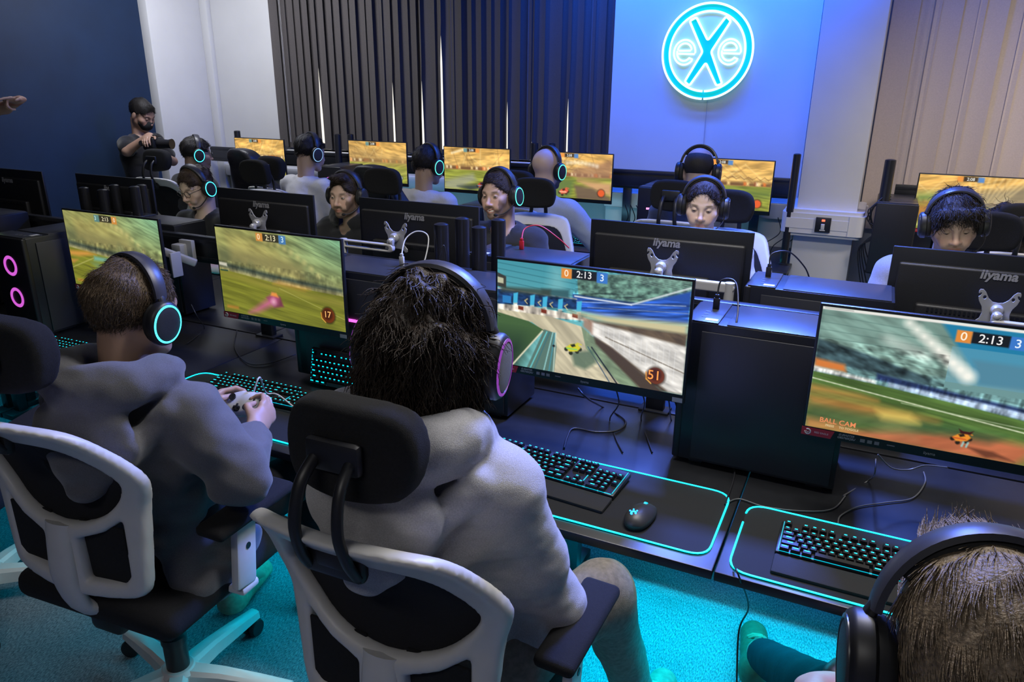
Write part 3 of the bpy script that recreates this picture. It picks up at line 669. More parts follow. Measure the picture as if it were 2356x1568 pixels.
def gaming_chair_proto(label, group, chair):
    lb = mat('black_leather', (.012, .012, .016), .42, noise=.2, nscale=40, bump=.3, bscale=120)
    t = thing('gaming_chair', label, 'chair', group=group)
    O = smooth_poly(mirror([(0, 1.30), (.09, 1.29), (.14, 1.24), (.16, 1.15), (.20, 1.06), (.27, .98), (.275, .85), (.24, .72), (.22, .56), (.15, .50), (0, .49)]), 3)
    def f(x, y, z):
        d2 = poly_sdf(x+0*z, z+0*x, O); q = -.018*np.abs(np.sin((z-.5)*24))*(np.abs(x) < .2); yc = -.22-.22*(z-.5)+1.1*x*x; dy = np.abs(y-yc)-.03+q*.35; r = .03; a = d2+r
        return np.minimum(np.maximum(a, dy), 0)+np.sqrt(np.maximum(a, 0)**2+np.maximum(dy, 0)**2)-r
    V, Fq = sdf_mesh([fun(f, (-.32, -.50, .45), (.32, -.02, 1.35))], .011); V = relax(V, Fq, 1); mk('backrest', V, Fq, lb, t, True)
    b = MB(); b.box((0, .03, .455), (.5, .5, .1), .045, seg=4); b.box((.25, .03, .47), (.09, .46, .09), .04, seg=3); b.box((-.25, .03, .47), (.09, .46, .09), .04, seg=3); b.build('seat', lb, t, 50)
    for s in (-1, 1):
        b = MB(); b.box((s*.33, .03, .67), (.09, .26, .03), .013); a = b.build('armrest', BLACK(), t); b = MB(); b.box((s*.33, .0, .55), (.05, .07, .22), .01); b.build('armrest_post', BLACK(), a)
    for c in chair.children:
        if c.name.split('.')[0] in ('mechanism', 'gas_lift', 'base_hub'): dup(c, parent=t)
    for k in range(5):
        T = Matrix.Rotation(R(90+72*k), 4, 'Z'); b = MB(); b.tube([(.03, 0, .1), (.3, 0, .075)], [.028, .018], 8, T=T); l = b.build('base_leg', BLACK(), t); c = MB(); c.ball((.3, 0, .029), (.028, .022, .028), T=T); c.build('caster', BLACK(), l, 60)
    return t

# ---- screens: the picture a monitor shows, as one coloured grid
def srgb(c): c = np.asarray(c, float)/255.; return np.where(c <= .04045, c/12.92, ((c+.055)/1.055)**2.4)
class Pic:
    def __init__(s, w, h, base): s.w, s.h = w, h; s.u, s.v = np.meshgrid(np.linspace(0, 1, w), np.linspace(0, 1, h)); s.A = np.tile(np.array(base, float), (h, w, 1)); s.g = np.random.default_rng(3)
    def mix(s, m, c, a=1): m = np.clip(m, 0, 1)[..., None]*a; s.A = s.A*(1-m)+np.array(c, float)*m; return s
    def poly(s, P, c, a=1, soft=1.): d = poly_sdf(s.u*1.78, s.v, [(x*1.78, y) for x, y in P]); return s.mix(.5-d*s.h/(soft*1.4), c, a)
    def line(s, p, q, w, c, a=1, soft=1.):
        ax, ay, bx, by = p[0]*1.78, p[1], q[0]*1.78, q[1]; dx, dy = bx-ax, by-ay; t = np.clip(((s.u*1.78-ax)*dx+(s.v-ay)*dy)/(dx*dx+dy*dy+1e-9), 0, 1)
        d = np.hypot(s.u*1.78-ax-t*dx, s.v-ay-t*dy)-w/2; return s.mix(.5-d*s.h/(soft*1.4), c, a)
    def disc(s, c, r, col, a=1, soft=1., asp=1): d = np.hypot((s.u-c[0])*1.78/asp, s.v-c[1])-r; return s.mix(.5-d*s.h/(soft*1.4), col, a)
    def noise(s, fx, fy, ang, seed):
        g = np.random.default_rng(seed); N = 64; G = g.random((N, N)); c, q = math.cos(ang), math.sin(ang)
        x = (s.u*1.78*c+s.v*q)*fx; y = (-s.u*1.78*q+s.v*c)*fy; xi, yi = np.floor(x).astype(int), np.floor(y).astype(int); fx_, fy_ = x-xi, y-yi; fx_, fy_ = fx_*fx_*(3-2*fx_), fy_*fy_*(3-2*fy_)
        q = lambda i, j: G[(yi+j) % N, (xi+i) % N]
        return (q(0, 0)*(1-fx_)+q(1, 0)*fx_)*(1-fy_)+(q(0, 1)*(1-fx_)+q(1, 1)*fx_)*fy_
    def streak(s, m, fx, fy, ang, seed, amp): n = s.noise(fx, fy, ang, seed)*.65+s.noise(fx*2.1, fy*2.3, ang, seed+1)*.35; s.A = s.A*(1+np.clip(m, 0, 1)[..., None]*amp*(n-.5)[..., None]*2); return s
    def band(s, v0, v1, soft=.02): return np.clip((s.v-v0)/soft+.5, 0, 1)*np.clip((v1-s.v)/soft+.5, 0, 1)
def car(p, c, sc, col, dark=(30, 25, 20), hi=(255, 230, 120)):
    x, y = c; k = sc
    for dx, dy in ((-.85, .35), (-.25, .75), (.55, .45), (.9, .1)): p.disc((x+dx*k/1.78, y+dy*k), .26*k, dark)
    p.poly([(x-.95*k/1.78, y+.15*k), (x-.3*k/1.78, y-.4*k), (x+.55*k/1.78, y-.55*k), (x+1.0*k/1.78, y-.1*k), (x+.6*k/1.78, y+.4*k), (x-.4*k/1.78, y+.6*k)], col)
    p.poly([(x-.35*k/1.78, y-.3*k), (x+.2*k/1.78, y-.5*k), (x+.35*k/1.78, y-.2*k), (x-.1*k/1.78, y-.0*k)], dark)
    p.line((x-.8*k/1.78, y+.2*k), (x+.5*k/1.78, y+.2*k), .12*k, hi); p.line((x+.5*k/1.78, y-.62*k), (x+1.05*k/1.78, y-.5*k), .14*k, col)
def dial(p, c, r=.075): p.disc(c, r*1.12, (35, 22, 12), .85, 4); p.disc(c, r, (110, 50, 15)); p.disc((c[0]-.005, c[1]-.01), r*.75, (60, 26, 10), .8, 3); p.line((c[0]-r*.62, c[1]+r*.55), (c[0]-r*.3, c[1]+r*1.02), .012, (235, 170, 70)); p.line((c[0]-r*.62, c[1]+r*.55), (c[0]-r*.66, c[1]-.02), .010, (235, 150, 50))
def board(p, cu=.47, v=.055, flip=False, k=1, fade=1):
    a, b = ((225, 140, 60), (60, 120, 200)) if not flip else ((80, 130, 140), (225, 140, 60))
    p.poly([(cu-.115*k, v-.045), (cu-.06*k, v-.045), (cu-.06*k, v+.045), (cu-.115*k, v+.045)], a, fade); p.poly([(cu-.06*k, v-.045), (cu+.07*k, v-.045), (cu+.07*k, v+.04), (cu-.06*k, v+.04)], (22, 18, 20), .9*fade); p.poly([(cu+.07*k, v-.045), (cu+.125*k, v-.045), (cu+.125*k, v+.05), (cu+.07*k, v+.05)], b, fade)
def pic_track(w, h):
    p = Pic(w, h, (70, 150, 165)); u, v = p.u, p.v
    p.mix(v*1.2, (120, 190, 190)); 
    for i in range(7): p.line((-.05, .02+.055*i), (.55, .10+.055*i*1.0), .005, (35, 85, 95), .7)
    p.poly([(.30, .0), (.36, .0), (.40, .3), (.28, .3)], (150, 205, 205), .45, 14)
    p.poly([(.44, .1), (.6, .02), (1, -.05), (1, .2), (.75, .27), (.45, .26)], (95, 130, 115)); m = (u > .43)*(v < .27); p.streak(m*1., 26, 40, -.15, 11, .55)
    for i in range(9): p.line((.55+.05*i, .0), (1.0, .12+.02*i*(-1)), .006, (190, 215, 205), .35)
    p.poly([(.42, .235), (.75, .24), (1, .08), (1, .36), (.6, .40), (.42, .37)], (40, 80, 165), 1, 3); p.streak((u > .42)*(v > .18)*(v < .4)*1., 5, 60, -.12, 13, .7)
    p.line((.43, .25), (.72, .26), .012, (225, 230, 235)); p.line((.72, .26), (1, .05), .014, (225, 230, 235), .8); p.line((.43, .30), (.98, .21), .008, (200, 215, 235), .7); p.line((.5, .335), (1, .27), .006, (190, 205, 235), .6)
    p.poly([(0, .27), (.44, .27), (.44, .37), (0, .42)], (30, 60, 105)); p.line((0, .27), (.44, .275), .012, (170, 180, 180)); p.streak((u < .44)*(v > .27)*(v < .4)*1., 18, 30, .05, 15, .6)
    p.poly([(0, .12), (.05, .15), (.05, .26), (0, .25)], (60, 60, 55)); p.poly([(.0, .16), (.035, .17), (.035, .22), (0, .215)], (190, 190, 160)); p.poly([(.25, .22), (.4, .2), (.4, .28), (.25, .28)], (45, 80, 85), .8, 4); p.poly([(.02, .25), (.3, .22), (.3, .285), (.02, .3)], (60, 70, 60), .8, 4)
    p.poly([(0.03, .33), (.08, .33), (.08, .40), (.03, .40)], (45, 125, 190))
    for x in (.105, .2, .27, .355, .455): p.poly([(x-.012, .30), (x+.014, .285), (x+.010, .41), (x-.014, .43)], (70, 180, 220)); p.poly([(x-.012, .39), (x+.011, .385), (x+.010, .42), (x-.014, .44)], (215, 200, 180), .8)
    for x in (.16, .235, .30, .38): p.line((x+.012, .335), (x-.002, .355), .008, (225, 205, 140)); p.line((x-.002, .355), (x+.012, .38), .008, (225, 205, 140))
    p.poly([(0, .42), (.2, .40), (.45, .42), (.55, .46), (.3, .48), (0, .47)], (215, 205, 190)); p.streak((u < .5)*(v > .4)*(v < .48)*1., 22, 12, .0, 17, .6)
    for x in (.12, .25, .42): p.poly([(x, .41), (x+.03, .415), (x+.03, .45), (x, .445)], (120, 50, 30))
    p.poly([(.4, .40), (1, .36), (1, .48), (.6, .46)], (205, 195, 150), 1, 8)
    p.poly([(.5, .45), (1, .45), (1, 1), (.9, 1), (.55, .62)], (95, 80, 60), 1, 4); p.poly([(0.0, .47), (.3, .47), (.47, .52), (.6, .7), (.9, 1.02), (.3, 1.02), (.27, .62), (.2, .55), (0, .52)], (200, 190, 160)); p.streak((v > .45)*1., 4, 26, .75, 19, .16)
    p.poly([(.0, .5), (.18, .545), (.27, .61), (.25, .64), (.08, 1.02), (0, 1.02)], (70, 100, 60)); p.mix((u < .27)*(v > .6)*np.clip((v-.58)/.25, 0, 1)*np.clip((.27-u)*9-(v-.6)*2.0, 0, 1), (40, 62, 45)); p.line((.26, .62), (.09, 1.0), .014, (225, 220, 190))
    p.poly([(.27, .60), (.33, .62), (.34, .75), (.33, 1.02), (.17, 1.02)], (90, 120, 110)); 
    for a, b, c in ((.285, .19, (110, 220, 225)), (.30, .215, (60, 110, 120)), (.318, .27, (160, 220, 220)), (.33, .30, (70, 150, 170)), (.335, .325, (205, 225, 210))): p.line((a, .62), (b, 1.02), .010, c, .9)
    p.poly([(.47, .52), (.56, .63), (.8, 1.02), (.70, 1.02), (.5, .72)], (125, 145, 115)); p.line((.53, .70), (.68, 1.02), .012, (25, 30, 40)); p.line((.51, .70), (.64, 1.02), .008, (40, 70, 100))
    p.poly([(.52, .46), (1, .56), (1, .99), (.93, .99), (.62, .66), (.52, .58)], (222, 218, 210), 1, 3); p.streak((u > .5)*(v > .46)*1., 9, 30, .35, 21, .22); p.line((.60, .585), (1, .80), .01, (120, 110, 95), .9)
    for i in range(16): x = .53+.028*i; p.line((x, .47+.02*i*.5), (x, .57+.023*i), .004, (245, 245, 245), .5)
    p.poly([(.54, .60), (.64, .68), (.92, 1.02), (.80, 1.02), (.55, .66)], (75, 62, 48), 1, 3); p.poly([(.48, .44), (.53, .46), (.53, .58), (.48, .52)], (165, 130, 110), .9, 4)
    p.poly([(.42, .78), (.54, .72), (.56, .84), (.5, .92), (.44, .9)], (80, 105, 85), .8, 5); car(p, (.43, .73), .075, (215, 205, 45), (40, 45, 30), (110, 210, 120)); p.disc((.325, .745), .012, (30, 30, 28))
    board(p); dial(p, (.865, .865), .075); return p.A
def pic_field(w, h):
    p = Pic(w, h, (110, 150, 150)); u, v = p.u, p.v
    p.mix(1-v*2.2, (95, 120, 110)); p.poly([(0, .0), (.5, .0), (.62, .42), (.3, .45), (0, .35)], (120, 150, 140), 1, 6); p.streak((v < .42)*(u < .6)*1., 7, 20, .35, 31, .25)
    for i in range(6): p.line((0, .06+.06*i), (.5, .12+.05*i), .004, (70, 100, 95), .6)
    p.poly([(.44, .0), (1, .0), (1, .38), (.62, .44), (.58, .32)], (35, 125, 165), 1, 4); p.mix((u > .5)*(v > .18)*(v < .45)*.55, (110, 165, 185)); p.poly([(.58, .26), (.9, .26), (.9, .44), (.62, .44)], (85, 130, 150), .7, 5)
    for t in np.linspace(0, 1, 9): p.disc((.335+.24*t, .05+.34*t), .026+.022*t, (255, 252, 240), .95, 8); p.disc((.26+.16*t, .19+.1*t), .02, (235, 240, 230), .4, 12)
    for t in np.linspace(0, 1, 6): p.disc((1.0-.13*t, .22+.14*t), .028, (250, 250, 245), .85, 9)
    p.poly([(0, .26), (.2, .33), (.45, .45), (.45, .5), (0, .44)], (55, 75, 80), 1, 3); p.streak((v > .25)*(v < .5)*(u < .5)*1., 14, 30, .3, 33, .6)
    p.poly([(0, .42), (.12, .44), (.13, .5), (0, .49)], (215, 125, 60), 1, 4); p.poly([(.0, .485), (.25, .53), (.25, .555), (0, .525)], (225, 225, 220), 1, 3); p.poly([(.25, .47), (.6, .54), (.85, .58), (1, .60), (1, .66), (.6, .60), (.25, .52)], (40, 55, 95), 1, 3); p.poly([(.3, .53), (.65, .575), (1, .64), (1, .69), (.6, .62), (.3, .56)], (170, 190, 215), 1, 3); p.streak((v > .5)*(v < .7)*1., 40, 14, .15, 35, .45)
    p.poly([(.0, .53), (.25, .56), (.6, .62), (1, .70), (1, 1.02), (0, 1.02)], (85, 115, 55)); p.streak((v > .53)*1., 3, 46, .12, 37, .3); p.line((0, .585), (1, .79), .008, (225, 230, 200)); p.line((.36, .675), (.95, .735), .006, (190, 205, 170), .8)
    p.poly([(0, .645), (.2, .665), (.27, .69), (.0, .69)], (205, 140, 70), .9, 8); p.poly([(0, .735), (.25, .735), (.5, .78), (.2, .83), (0, .82)], (200, 130, 65), .95, 14)
    p.poly([(.22, .96), (.4, .88), (.7, .83), (.98, .86), (1, 1.02), (.15, 1.02)], (185, 105, 70), 1, 10); p.poly([(.0, .8), (.4, .82), (.5, .86), (.3, .92), (0, .95)], (80, 100, 60), .85, 12); p.poly([(.45, .79), (.75, .80), (.7, .87), (.4, .87)], (45, 75, 50), .7, 10); p.poly([(.0, .92), (.15, .93), (.3, 1.02), (0, 1.02)], (195, 130, 75), .8, 8); p.poly([(.85, .9), (1, .88), (1, 1.02), (.8, 1.02)], (100, 125, 60), .8, 10)
    p.streak((v > .7)*1., 26, 5, 1.25, 39, .12); p.poly([(.27, .76), (.40, .75), (.44, .82), (.30, .83)], (225, 195, 95), .85, 8); p.poly([(.30, .80), (.43, .80), (.44, .95), (.28, .95)], (190, 180, 120), .25, 14)
    p.poly([(.62, .93), (.72, .935), (.80, .985), (.74, .975), (.70, .99)], (90, 50, 35), .8, 3); car(p, (.60, .865), .062, (235, 145, 45), (35, 30, 22), (190, 60, 40)); p.poly([(.585, .80), (.60, .815), (.625, .815), (.64, .80), (.63, .835), (.595, .835)], (60, 20, 22))
    for x in (.612, .628): p.line((x, .90), (x-.004, .935), .012, (150, 225, 225), .8)
    p.poly([(0, 0), (1, 0), (1, .022), (0, .022)], (235, 232, 225)); p.line((.01, .011), (.12, .011), .006, (110, 110, 110), .6)
    board(p, .62, .10); return p.A
def pic_olive(w, h, seed, carkind=0):
    p = Pic(w, h, (150, 150, 90)); u, v = p.u, p.v; g = np.random.default_rng(seed)
    p.mix((u-.45)*2*(.75-v*1.3), (110, 170, 140)); p.streak((v < .5)*1., 5, 22, .32, seed+1, .30); p.poly([(0, .22), (.6, .3), (.95, .47), (.95, .5), (0, .42)], (95, 100, 70), .8, 14)
    for i in range(6): x, y = .1+.1*i, .08+.05*i*g.random(); p.poly([(x, y), (x+.09, y+.02), (x+.13, y+.28), (x+.02, y+.3)], (205, 180, 105), .35, 16)
    for i in range(9): t = i/8; p.disc((.42+.4*t, .10+.26*t*t+.05*t), .022, (235, 215, 140), .5, 8)
    for i in range(6): p.line((.45+.09*i, .0), (1.0, .28-.04*i), .004, (70, 90, 60), .6)
    p.poly([(0, .40), (.5, .47), (1, .52), (1, .58), (.5, .55), (0, .47)], (60, 70, 60), .95, 5); p.poly([(0, .455), (.5, .53), (1, .565), (1, .60), (.5, .565), (0, .49)], (165, 155, 110), .75, 7); p.streak((v > .38)*(v < .62)*1., 22, 14, .12, seed+2, .32)
    p.poly([(0, .49), (.5, .57), (1, .60), (1, 1.02), (0, 1.02)], (120, 122, 42)); p.streak((v > .55)*1., 2.5, 40, .12, seed+3, .25)
    if carkind == 0:
        p.poly([(.0, .54), (.2, .52), (.3, .55), (.1, .6), (0, .6)], (215, 150, 70), .9, 6); p.poly([(.27, .57), (.5, .58), (.42, .63), (.26, .63)], (120, 180, 165), .85, 5); p.poly([(.0, .66), (.08, .65), (.03, .7), (0, .7)], (205, 140, 70), .8, 5); p.line((.0, .77), (.26, .6), .012, (190, 185, 110), .8, 2)
        p.poly([(.22, .66), (.3, .64), (.5, .82), (.42, .9)], (120, 165, 130), .45, 8); p.line((.55, .6), (.95, .72), .008, (160, 165, 80), .8, 3)
    else:
        p.poly([(0, .5), (.5, .6), (1, .66), (1, .72), (.4, .64), (0, .55)], (150, 140, 62), .7, 10); p.line((.5, .62), (1, .86), .008, (175, 172, 90), .8); p.poly([(.5, .53), (.75, .57), (.7, .6), (.45, .575)], (205, 150, 70), .7, 8)
        p.poly([(.38, .75), (.45, .70), (.50, .72), (.52, .83), (.44, .86)], (120, 60, 75), 1, 4); p.poly([(.40, .76), (.44, .70), (.48, .74), (.47, .8), (.30, .94), (.22, .97)], (205, 100, 150), .85, 10); p.poly([(.43, .68), (.47, .68), (.485, .73), (.42, .72)], (235, 150, 70), .95, 3); p.disc((.44, .79), .03, (250, 205, 215), .7, 8); p.poly([(.0, .405), (.07, .41), (.07, .45), (0, .44)], (215, 210, 190), .9, 2); p.line((.01, .50), (.07, .5), .014, (35, 70, 60)); dial(p, (.875, .84), .085)
    p.poly([(.03, .92), (.13, .92), (.13, .95), (.03, .95)], (225, 130, 60), .55, 4)
    board(p, .46, .06, flip=carkind == 0, fade=.8); return p.A
def pic_gold(w, h, seed, kind):
    p = Pic(w, h, (205, 160, 85)); u, v = p.u, p.v; g = np.random.default_rng(seed)
    p.mix((v-.1)*1.5, (230, 195, 120)); p.streak((v < .5)*1., 4, 18, .3*g.uniform(-1, 1), seed+1, .35)
    for i in range(12): x = g.uniform(-.1, 1); p.line((x, g.uniform(0, .2)), (x+g.uniform(-.3, .3), .45), .006, (240, 215, 150) if i % 2 else (120, 85, 50), .55, 2)
    p.poly([(0, .42), (1, .44), (1, .52), (0, .54)], (95, 65, 40), .9, 4)
    for i in range(22): x = g.random(); p.poly([(x, .43), (x+.03, .44), (x+.03, .50), (x, .50)], ((255, 240, 190), (230, 120, 50), (140, 80, 50), (250, 215, 140))[i % 4], .8, 2)
    p.poly([(0, .53), (1, .51), (1, 1.02), (0, 1.02)], (135, 140, 55)); p.streak((v > .52)*1., 3, 30, g.uniform(-.3, .3), seed+3, .35)
    if kind == 0: p.poly([(.3, .5), (.6, .5), (.5, .75), (.42, 1.02), (.3, 1.02)], (190, 200, 175), .6, 12); p.poly([(.5, .6), (.9, .68), (1, .95), (.6, 1)], (170, 145, 80), .6, 8); p.disc((.55, .57), .05, (240, 245, 240), .7, 8)
    if kind == 1: p.poly([(0, .1), (.7, .35), (1, .3), (1, .5), (0, .45)], (150, 120, 75), .6, 14); p.poly([(.3, .5), (1, .46), (1, .56), (.5, .6)], (165, 140, 80), .8, 8); p.poly([(.1, .56), (.5, .6), (1, .7), (1, .8), (.2, .66)], (190, 175, 110), .5, 8); p.disc((.9, .87), .06, (90, 95, 75)); p.disc((.9, .87), .04, (180, 190, 180), .7)
    if kind == 2: car(p, (.58, .85), .13, (180, 60, 40), (35, 30, 40), (80, 180, 210)); p.poly([(0, .8), (.45, .6), (.5, .75), (.2, 1.0), (0, 1.0)], (150, 150, 140), .7, 6); p.poly([(.2, .92), (.5, .85), (.55, .95), (.4, 1)], (40, 50, 60), .8, 4); 
    if kind == 2:
        for t in np.linspace(0, 1, 8): p.disc((.12+.2*t, .14-.1*t), .016, (255, 250, 220), .85, 3)
    if kind == 3:
        p.poly([(.45, .35), (1, .1), (1, .5), (.55, .6)], (150, 110, 85), .7, 6); p.poly([(.55, .6), (1, .62), (1, .9), (.75, .78)], (205, 150, 115), .8, 5); p.poly([(.5, .7), (.75, .75), (1, .95), (1, 1.02), (.55, 1.02)], (105, 85, 70), .9, 4); p.poly([(.2, .55), (.5, .6), (.45, 1.02), (.1, 1.02)], (95, 115, 60), .9, 6); car(p, (.36, .85), .12, (220, 90, 60), (60, 45, 30), (250, 240, 200))
        for t in np.linspace(0, 1, 9): p.disc((.4+.4*t, .22-.1*t+.14*t*t), .022, (255, 250, 235), .8, 5)
        for i in range(8): p.line((.02+.05*i, .0), (.3, .5), .006, (250, 245, 225), .6)
    if kind == 4:
        for i in range(8): x = .42+.09*i; p.line((x, .38), (x+.045, .33), .006, (110, 75, 45)); p.line((x+.045, .33), (x+.09, .38), .006, (110, 75, 45))
        p.poly([(0, .62), (1, .58), (1, .72), (0, .75)], (90, 110, 55), .8, 8)
    if kind == 5:
        p.poly([(.0, .35), (.3, .3), (.55, .36), (.3, .5), (0, .55)], (110, 135, 70), .9, 8); p.poly([(0, .55), (.35, .45), (.4, .6), (0, .85)], (175, 110, 55), .8, 10); p.poly([(.5, .3), (1, .1), (1, 1), (.7, 1), (.6, .6)], (125, 115, 95), .85, 8)
        for i in range(10): p.line((.45+.06*i, .0), (.5+.03*i, .45), .010, (245, 215, 150), .7, 3)
        for i in range(14): p.disc((g.uniform(.65, 1), g.uniform(.4, .95)), .05, (190, 180, 160), .35, 3)
        p.disc((.83, .83), .085, (205, 90, 45)); p.line((.0, .95), (.3, .8), .02, (235, 225, 190), .7, 4)
    if kind in (3, 4): p.disc((.86, .86) if kind == 4 else (.87, .85), .095, (60, 30, 18), .8, 2); p.disc((.86, .86) if kind == 4 else (.87, .85), .078, (215, 90, 40))
    board(p, .42 if kind != 5 else .46, .055, flip=kind < 3, fade=.85); return p.A
SCR_W, SCR_H, BEZ = .527, .296, .0065
def text_T(x, z, y, facing=-1):   # upright text facing -Y
    return Matrix.Translation((x, y, z)) @ Matrix.Rotation(R(90), 4, 'X')
MON = {}
def monitor(label, loc, rotz, pic=None, res=(60, 34), strength=1., near=False, group=None, tilt=0, dim=1, digits=None, scale=1.06):
    t = thing('monitor', label, 'monitor', loc, group=group, rot=(R(tilt), 0, rotz), scale=scale)
    hb = MB(); hb.box((0, .006, .1635), (.54, .012, .327), .003); hs = hb.build('bezel', BLACKM(), t)
    b = MB()
    Vv = []; 
    b.box((0, .020, .150), (.50, .02, .27), .008, seg=3); b.box((.02, .036, .10), (.34, .026, .145), .008, seg=3); b.build('rear_housing', mat('monitor_back', (.010, .010, .011), .5, bump=.15, bscale=500), t)
    for i in range(1): 
        v = MB()
        for k in range(26): v.box((-.13+k*.0115, .0500, .160), (.005, .0015, .012))
        v.build('vent', BLACK(), t)
    tx = text('logo', 'iiyama', .036, mat('logo_grey', (.30, .30, .31), .4), t, Matrix.Translation((0, .0308, .272)) @ Matrix.Rotation(R(180), 4, 'Z') @ Matrix.Rotation(R(90), 4, 'X'), bold=.0011, shear=.15)
    z0 = .327-BEZ-SCR_H
    w, h = res; us = np.linspace(-SCR_W/2, SCR_W/2, w); vs = np.linspace(z0+SCR_H, z0, h)
    X, Z = np.meshgrid(us, vs); V = np.stack([X, np.full_like(X, -.0006), Z], -1).reshape(-1, 3)
    i = np.arange(h-1)[:, None]*w+np.arange(w-1)[None]; Fq = np.stack([i, i+w, i+w+1, i+1], -1).reshape(-1, 4)
    s = mk('screen', V, Fq, attr_mat('screen_%03d' % int(strength*100), .35, emission=strength), t, True)
    A = pic if pic is not None else np.full((h, w, 3), 150.); set_col(s, srgb(np.clip(A, 0, 255)).reshape(-1, 3)*dim)
    def pt(u, v): return (-SCR_W/2+u*SCR_W, z0+SCR_H*(1-v))
    if digits:
        for body, u, v, sz, colr in digits:
            x, z = pt(u, v); text('screen_text', body, sz, glow('digit_%d_%d_%d' % colr, tuple(srgb(colr)), 1.0), s, Matrix.Translation((x, -.0012, z)) @ Matrix.Rotation(R(90), 4, 'X'), extrude=0, bold=.0002)
    if near:
        b = MB(); b.prism([(-.27, .002), (-.205, .002), (-.198, .0215), (-.27, .0215)], 0, .0008, T=Matrix.Translation((0, -.0002, 0)) @ Matrix.Rotation(R(90), 4, 'X')); st = b.build('red_sticker', mat('sticker_red', (.50, .03, .05), .5), t)
        b = MB(); P = [(-.256+.0062*math.cos(a), -.0018, .0118+.0062*math.sin(a)) for a in [R(120-300*k/14) for k in range(15)]]; b.tube(P, .0016, 6); b.tube([(-.259, -.0018, .0125), (-.256, -.0018, .009), (-.253, -.0018, .0125)], .0012, 6); b.build('sticker_emblem', mat('sticker_white', (.7, .7, .7), .5), st)
        text('sticker_text', 'RED EAGLE', .0062, mat('sticker_white', (.7, .7, .7), .5), st, text_T(-.226, .0118, -.0012), extrude=.0001)
        wt = mat('bezel_text', (.42, .42, .42), .5)
        text('model_text', 'G-MASTER\nGB2760QSU', .0072, wt, t, text_T(-.172, .014, -.0003), extrude=.0002, shear=.25, bold=.0001)
        b = MB()
        for k in range(3): b.box((-.137+k*.015, -.0004, .0125), (.010, .0006, .008))
        b.box((-.078, -.0004, .0135), (.016, .0006, .0022)); b.build('spec_label', mat('spec_grey', (.22, .22, .22), .5), t)
        text('front_logo', 'iiyama', .0095, wt, t, text_T(.0, .0115, -.0003), extrude=.0002)
        b = MB(); b.box((.252, -.0006, .009), (.026, .0008, .012)); b.build('white_label', mat('label_grey', (.40, .40, .38), .5), t)
    return t
PLATE = None
def monitor_arm(label, loc, rotz, side=1, length=.2, slot=True, drop=False, group=None, bar=True):
    """VESA plate facing the local +Y side (away from the panel) with a bar to one side"""
    global PLATE
    Wm = mat('arm_silver', (.42, .42, .43), .32, metal=.25)
    t = thing('monitor_stand', label, 'monitor stand', loc, rotz, group)
    if PLATE is None:
        O = mirror([(0, .022), (.014, .024), (.026, .034), (.036, .052), (.044, .060), (.052, .060), (.055, .054), (.055, .046), (.051, .046), (.050, .05), (.046, .048), (.049, .040), (.054, .036), (.050, .022), (.040, .006), (.036, -.012), (.040, -.03), (.054, -.045), (.054, -.056), (.046, -.060), (.030, -.048), (.0, -.046)])
        K = [(.037+.0045*math.cos(a), .036+.006*math.sin(a)) for a in [2*math.pi*i/10 for i in range(10)]]
        def f(x, y, z):
            d = poly_sdf(x+0*z, z+0*x, O)
            for s in (1, -1): d = np.maximum(d, -poly_sdf(s*x+0*z, z+0*x, K))
            return np.maximum(d, np.abs(y-.003)-.0022)
        V, Fq = sdf_mesh([fun(f, (-.06, 0, -.065), (.06, .006, .065))], .0016); me = bpy.data.meshes.new('vesa_plate'); me.from_pydata(V.tolist(), [], Fq.tolist()); me.materials.append(Wm); PLATE = me
    o = bpy.data.objects.new('vesa_plate', PLATE); COL.objects.link(o); o.parent = t
    b = MB(); b.lathe([(.017, .006), (.019, .010), (.019, .022), (.014, .030), (.004, .033)], 24, T=Matrix.Rotation(R(-90), 4, 'X')); b.ball((0, .040, -.012), .016); b.box((0, .042, -.018), (.03, .02, .035), .008); b.build('swivel_joint', mat('arm_joint', (.55, .55, .56), .25, metal=.4), t)
    if bar:
        L = length; z = -.038
        def f(x, y, z_):
            qx = np.abs(x-side*L/2)-(L/2-.0); d = np.hypot(np.maximum(qx, 0), z_-z*1.0)-.017+0*y
            if slot: d = np.maximum(d, -(np.hypot(np.maximum(np.abs(x-side*L/2)-(L/2-.012), 0), z_-z)-.008))
            return np.maximum(d, np.abs(y-.045)-.011)+0*x
        V, Fq = sdf_mesh([fun(f, (min(0, side*L)-.03, .03, z-.03), (max(0, side*L)+.03, .06, z+.03))], .0032); V = relax(V, Fq, 1, .4); mk('arm_bar', V, Fq, mat('arm_white', (.52, .51, .50), .4), t, True)
        b = MB(); e = side*L
        b.tube([(e, .045, z+.018), (e, .045, z-.075)], .0165, 16); b.tube([(e, .045, z-.075), (e, .045, DZ-loc[2]+.003)], .012, 12); b.build('elbow', mat('arm_white', (.52, .51, .50), .4), t, 50)
    return t
